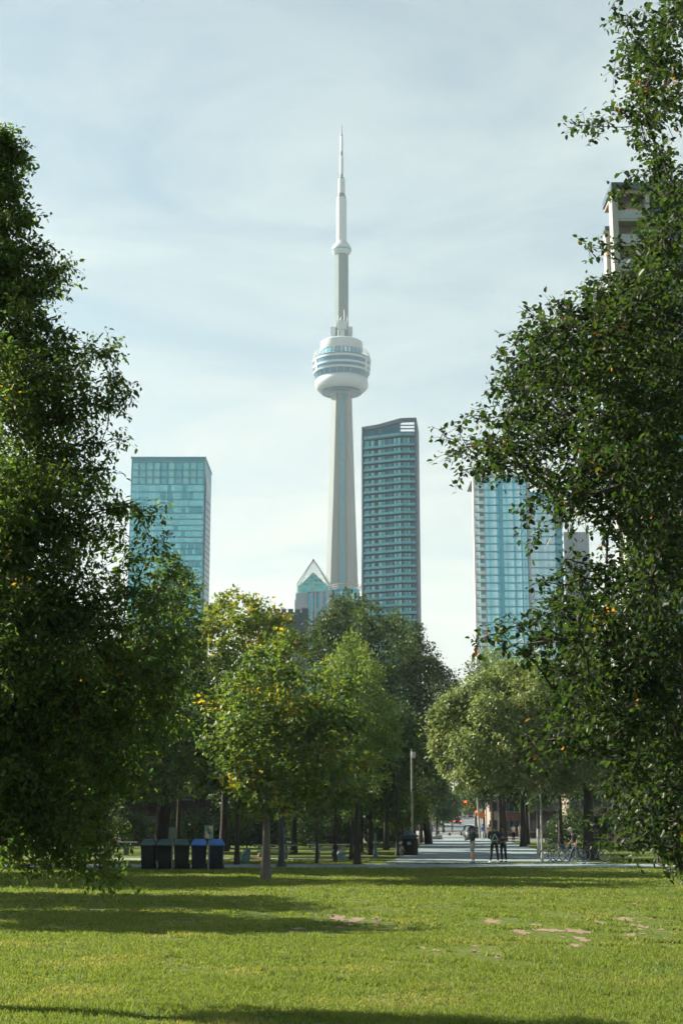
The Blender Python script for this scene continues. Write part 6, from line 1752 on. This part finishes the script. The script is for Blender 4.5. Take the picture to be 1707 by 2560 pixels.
# people farther off along the avenue
person('distant person in white riding a scooter in the middle of the avenue', dict(eL=(.2, -.18, 1.2), wL=(.18, -.40, 1.08), eR=(-.2, -.18, 1.2), wR=(-.18, -.40, 1.08)), M_whitecl, M_shorts, M_black, hair=M_hairk, loc=XG(1130, 262) + Vector((0, 0, .20)), rz=R(10), hands=False)
s_ = XG(1130, 262) + Vector((0, 0, .016))
sct = empty('kick_scooter', s_, 'black kick scooter under the distant rider in white', 'scooter')
mb = MB(); mb.box((s_.x, s_.y, s_.z + .15), (.16, .9, .05)); mb.build('deck', M_black, sct)
mb = MB(); mb.tube([(s_.x, s_.y - .5, s_.z + .12), (s_.x, s_.y - .42, s_.z + 1.1)], .02, 6); mb.tube([(s_.x - .22, s_.y - .42, s_.z + 1.1), (s_.x + .22, s_.y - .42, s_.z + 1.1)], .018, 6); mb.build('handlebar', M_black, sct)
for dyy in (-.52, .46):
    mb = MB(); mb.torus((s_.x, s_.y + dyy, s_.z + .10), .08, .025, axis='x', nu=14, nv=6); mb.build('wheel', M_tyre, sct, smooth=True)
person('person in dark clothes resting on the low ledge left of the avenue', SIT, M_blackcl, M_shorts, M_black, hair=M_hairk, loc=XG(1094, 172), rz=R(70), hands=False)
l_ = XG(1088, 173); mb = MB(); mb.loft([[(l_.x + x, l_.y + y, l_.z + z) for x, y in rounded(1.6, .7, .06)] for z in (0, .40, .42)]); tag(mb.build('stone_ledge', M_kerb), 'low stone ledge under the resting person left of the avenue', 'ledge')
person('pedestrian in a blue top on the right pavement beside the parked cars', dict(kL=(.1, -.12, .5), aL=(.1, -.05, .09), tL=(.1, -.22, .035)), M_bluecl, M_whitecl, M_black, hair=M_hairk, loc=XG(1207, 168), rz=R(20), hands=False)
person('pedestrian in a beige top on the right pavement', dict(kL=(.1, -.12, .5), aL=(.1, -.05, .09), tL=(.1, -.22, .035)), M_beige, M_jeans, M_black, hair=M_hairk, loc=XG(1222, 178), rz=R(190), hands=False)
person('pedestrian in a white top between the dark street trees right of the walkway', dict(), M_whitecl, M_blackcl, M_black, hair=M_hairk, loc=XG(1283, 150), rz=R(30), hands=False)
person('pedestrian in a pale top under the trees behind the lamp post', dict(), M_beige, M_shorts, M_black, hair=M_hairk, loc=XG(1300, 165), rz=R(200), hands=False)

# ------------------------------------------------------------------ vehicles
M_carglass = mat('car_glass', (0.02, 0.035, 0.045), 0.08, var=0.1, spec=0.8)
M_tail = mat('tail_lamp_lit', (0.5, 0.02, 0.01), 0.3, emit=((1.0, 0.05, 0.02), 2.5))
M_tail0 = mat('tail_lamp', (0.30, 0.02, 0.015), 0.3)
M_head = mat('head_lamp', (0.7, 0.72, 0.72), 0.15)
def car(paint, label, suv=0.0, lit=False, name='parked_car', cat='car', group='cars on the avenue'):
    """front towards -Y"""
    r = empty(name, (0, 0, 0), label, cat, group)
    hw = .90
    def ring(y, zl, zh, w): return [(-w * .93, y, zl), (w * .93, y, zl), (w, y, zl + .2), (w, y, zh - .12), (w * .93, y, zh), (-w * .93, y, zh), (-w, y, zh - .12), (-w, y, zl + .2)]
    mb = MB()
    mb.loft([ring(-2.25, .38, .66, hw * .82), ring(-2.15, .26, .76, hw * .94), ring(-1.4, .20, .90, hw), ring(-.9, .20, .95 + suv * .1, hw), ring(1.4, .20, .98 + suv * .1, hw), ring(2.1, .24, 1.0 + suv * .1, hw * .95), ring(2.22, .36, .92, hw * .86)])
    mb.build('body', paint, r, smooth=True)
    zs, zr = .94 + suv * .1, 1.44 + suv * .3
    rear = 1.55 + .45 * (suv > 0)
    def cr2(y, w, z): return (y, w, z)
    mb = MB()
    mb.loft([[(-.82, -1.05, zs), (.82, -1.05, zs), (.82, 2.0, zs), (-.82, 2.0, zs)], [(-.66, -.35, zr - .03), (.66, -.35, zr - .03), (.66, rear, zr - .03), (-.66, rear, zr - .03)]])
    mb.build('windows', M_carglass, r)
    mb = MB(); mb.loft([[(-.68, -.42, zr - .04), (.68, -.42, zr - .04), (.68, rear + .06, zr - .04), (-.68, rear + .06, zr - .04)], [(-.58, -.25, zr + .03), (.58, -.25, zr + .03), (.58, rear - .08, zr + .03), (-.58, rear - .08, zr + .03)]])
    for s in (-1, 1):
        for y0, y1 in ((-1.05, -.38), (.35, .40), (1.98, rear)): mb.tube([(s * .83, y0, zs), (s * .672, y1, zr - .02)], .035, 4)
    mb.build('roof', paint, r)
    for s in (-1, 1):
        for y in (-1.38, 1.38):
            mb = MB(); mb.torus((s * .80, y, .33), .25, .085, axis='x', nu=18, nv=8); w_ = mb.build('wheel', M_tyre, r, smooth=True)
            mb = MB(); mb.tube([(s * .74, y, .33), (s * .885, y, .33)], [.2, .19], 14); mb.build('rim', M_chrome, w_)
        mb = MB(); mb.ball((s * .62, -2.18, .68), (.2, .09, .09), 8, 6); mb.build('headlight', M_head, r, smooth=True)
        mb = MB(); mb.box((s * .68, 2.2, .84), (.26, .1, .22)); mb.build('tail_light', M_tail if lit else M_tail0, r)
        mb = MB(); mb.ball((s * 1.0, -.85, 1.0), (.1, .07, .08), 8, 5); mb.build('mirror', paint, r, smooth=True)
    mb = MB(); mb.box((0, -2.26, .45), (1.3, .06, .2)); mb.build('grille', M_black, r)
    mb = MB(); mb.box((0, 2.24, .45), (1.4, .08, .22)); mb.build('rear_bumper', M_black, r)
    return r
M_silver = mat('paint_silver', (0.35, 0.40, 0.42), 0.3, metal=0.5, var=0.05)
M_pblack = mat('paint_black', (0.012, 0.016, 0.02), 0.25, var=0.1, spec=0.7)
M_pdark = mat('paint_slate', (0.05, 0.085, 0.10), 0.3, metal=0.3, var=0.05)
M_pwhite = mat('paint_white', (0.65, 0.68, 0.68), 0.3, var=0.04)
M_pred = mat('paint_red', (0.28, 0.03, 0.035), 0.3, var=0.05)
sl = R(180) - math.atan(.0705)
def put(c, px, Y, toward=True, dx_=0):
    place(c, XG(px, Y) + Vector((dx_, 0, .02)), (math.atan(-.0705) if toward else math.pi - math.atan(.0705)))
put(car(M_pdark, 'dark slate car at the head of the parked row on the right', .6), 1184, 206)
put(car(M_silver, 'silver car second in the parked row on the right', .5), 1179.5, 214)
put(car(M_pdark, 'slate car third in the parked row on the right', .6), 1175, 222)
put(car(M_pblack, 'black car at the far end of the parked row on the right', .8), 1171, 230)
put(car(M_pblack, 'black car braking with lit red tail lamps on the avenue', .6, lit=True, name='moving_car'), 1143, 345, toward=False)
put(car(M_silver, 'pale car far up the avenue under the signals', .7, name='moving_car'), 1158, 430, toward=False)
put(car(M_pred, 'dark red car far up the avenue at the right kerb', .3), 1176, 430)
put(car(M_pwhite, 'white car parked far along the left kerb', .2), 1116, 420)
put(car(M_pdark, 'dark car parked along the left kerb nearer the camera', .3), 1096, 335)
put(car(M_pblack, 'black car parked along the left kerb between the white and the dark one', .4), 1106, 380)

# ------------------------------------------------------------------ signals
M_sigy = mat('signal_yellow', (0.62, 0.30, 0.02), 0.5, var=0.08)
M_sigr = mat('signal_red_lit', (0.7, 0.03, 0.01), 0.3, emit=((1.0, 0.05, 0.02), 4.0))
M_sigoff = mat('signal_dark_lens', (0.03, 0.03, 0.02), 0.3)
def signal(px, py, Y, side, label, h=1.15, w=.62):
    c = P(px, py, Y); bx = c.x + side; b = Vector((bx, Y, gz(Y)))
    r = empty('traffic_signal', b, label, 'traffic light', 'traffic lights over the avenue')
    mb = MB(); mb.tube([b, (b.x, b.y, c.z + .7)], [.11, .08], 8); mb.tube([(b.x, b.y, c.z + .5), (c.x, b.y, c.z + .55)], .05, 6); mb.build('pole', M_grey, r)
    mb = MB(); mb.loft([[(c.x + x, Y - y_, c.z + z) for x, z in rounded(w, h, .08)] for y_ in (.06, .12)]); mb.build('backboard', M_sigy, r)
    mb = MB(); mb.box((c.x, Y - .24, c.z), (.34, .22, h * .9)); hs = mb.build('housing', M_sigy, r)
    for k, m in enumerate((M_sigr, M_sigoff, M_sigoff)):
        z = c.z + h * (.3 - .3 * k)
        mb = MB(); mb.lathe([(.15, 0), (.14, .03), (.06, .05)], (0, 0, 0), 14)
        mb.v = [(c.x + v[0], Y - .36 - v[2], z + v[1]) for v in mb.v]
        mb.build('lens', m, hs, smooth=True)
        mb = MB(); mb.torus((c.x, Y - .42, z), .16, .015, axis='y', nu=14, nv=4, a0=0, a1=math.pi); mb.build('visor', M_sigy, hs)
    return r
signal(1179, 2011, 228, 2.2, 'large yellow backed traffic light showing red, nearest of the signals', 1.15, .85)
signal(1162.5, 2009, 262, 3.6, 'yellow traffic light showing red, second in line up the avenue', 1.1, .75)
signal(1146.5, 2009, 300, 3.2, 'smaller yellow traffic light showing red, third up the avenue', 1.1, .6)
signal(1128.5, 2008, 360, 2.6, 'small distant traffic light showing red, leftmost of the signals', 1.0, .45)
signal(1190, 2033, 250, .8, 'low red signal beside the leaning wooden pole', .9, .5)
signal(1160, 2021, 420, 4.0, 'distant red signal over the far cars', 1.2, .5)
# leaning wooden pole and an orange work sign by the right kerb
b = XG(1200, 196)
up_ = empty('utility_pole', b, 'pale leaning wooden utility pole by the parked cars', 'pole')
mb = MB(); mb.tube([b, (P(1192, 1992, 196).x, 196, P(1192, 1992, 196).z)], [.16, .12], 8); mb.build('shaft', M_postp, up_, smooth=True)
mb = MB(); mb.box((P(1192, 1999, 196).x, 195.85, P(1192, 1999, 196).z), (1.1, .08, .1)); mb.build('crossarm', M_postp, up_)
b = XG(1203, 190)
ws = empty('work_sign', b, 'orange road work sign at the right kerb beside the utility pole', 'sign')
mb = MB(); c = P(1203, 2038, 190)
mb.tube([b, c], .04, 5); mb.build('post', M_grey, ws)
mb = MB(); mb.loft([[(c.x, 189.9 - q, c.z - .55), (c.x + .55, 189.9 - q, c.z), (c.x, 189.9 - q, c.z + .55), (c.x - .55, 189.9 - q, c.z)] for q in (0, .03)]); mb.build('panel', mat('work_orange', (0.7, 0.2, 0.03), 0.5), ws)

# ------------------------------------------------------------------ the air
def haze():
    me = bpy.data.meshes.new('haze')
    bm = bmesh.new(); bmesh.ops.create_cube(bm, size=1)
    x0, x1, y0, y1, z0, z1 = -2700, 2700, -400, 4400, -2.2, 640
    for v in bm.verts:
        v.co = ((x0 + x1) / 2 + v.co.x * (x1 - x0), (y0 + y1) / 2 + v.co.y * (y1 - y0), (z0 + z1) / 2 + v.co.z * (z1 - z0))
    bm.to_mesh(me); bm.free()
    m = bpy.data.materials.new('haze_air'); m.use_nodes = True
    n = m.node_tree.nodes; n.remove(n['Principled BSDF'])
    v = n.new('ShaderNodeVolumePrincipled')
    v.inputs['Color'].default_value = (0.74, 0.90, 0.98, 1)
    v.inputs['Density'].default_value = 0.00014
    v.inputs['Anisotropy'].default_value = 0.2
    m.node_tree.links.new(v.outputs[0], n['Material Output'].inputs['Volume'])
    me.materials.append(m)
    o = bpy.data.objects.new('haze', me); COL.objects.link(o)
    o['kind'] = 'stuff'
haze()
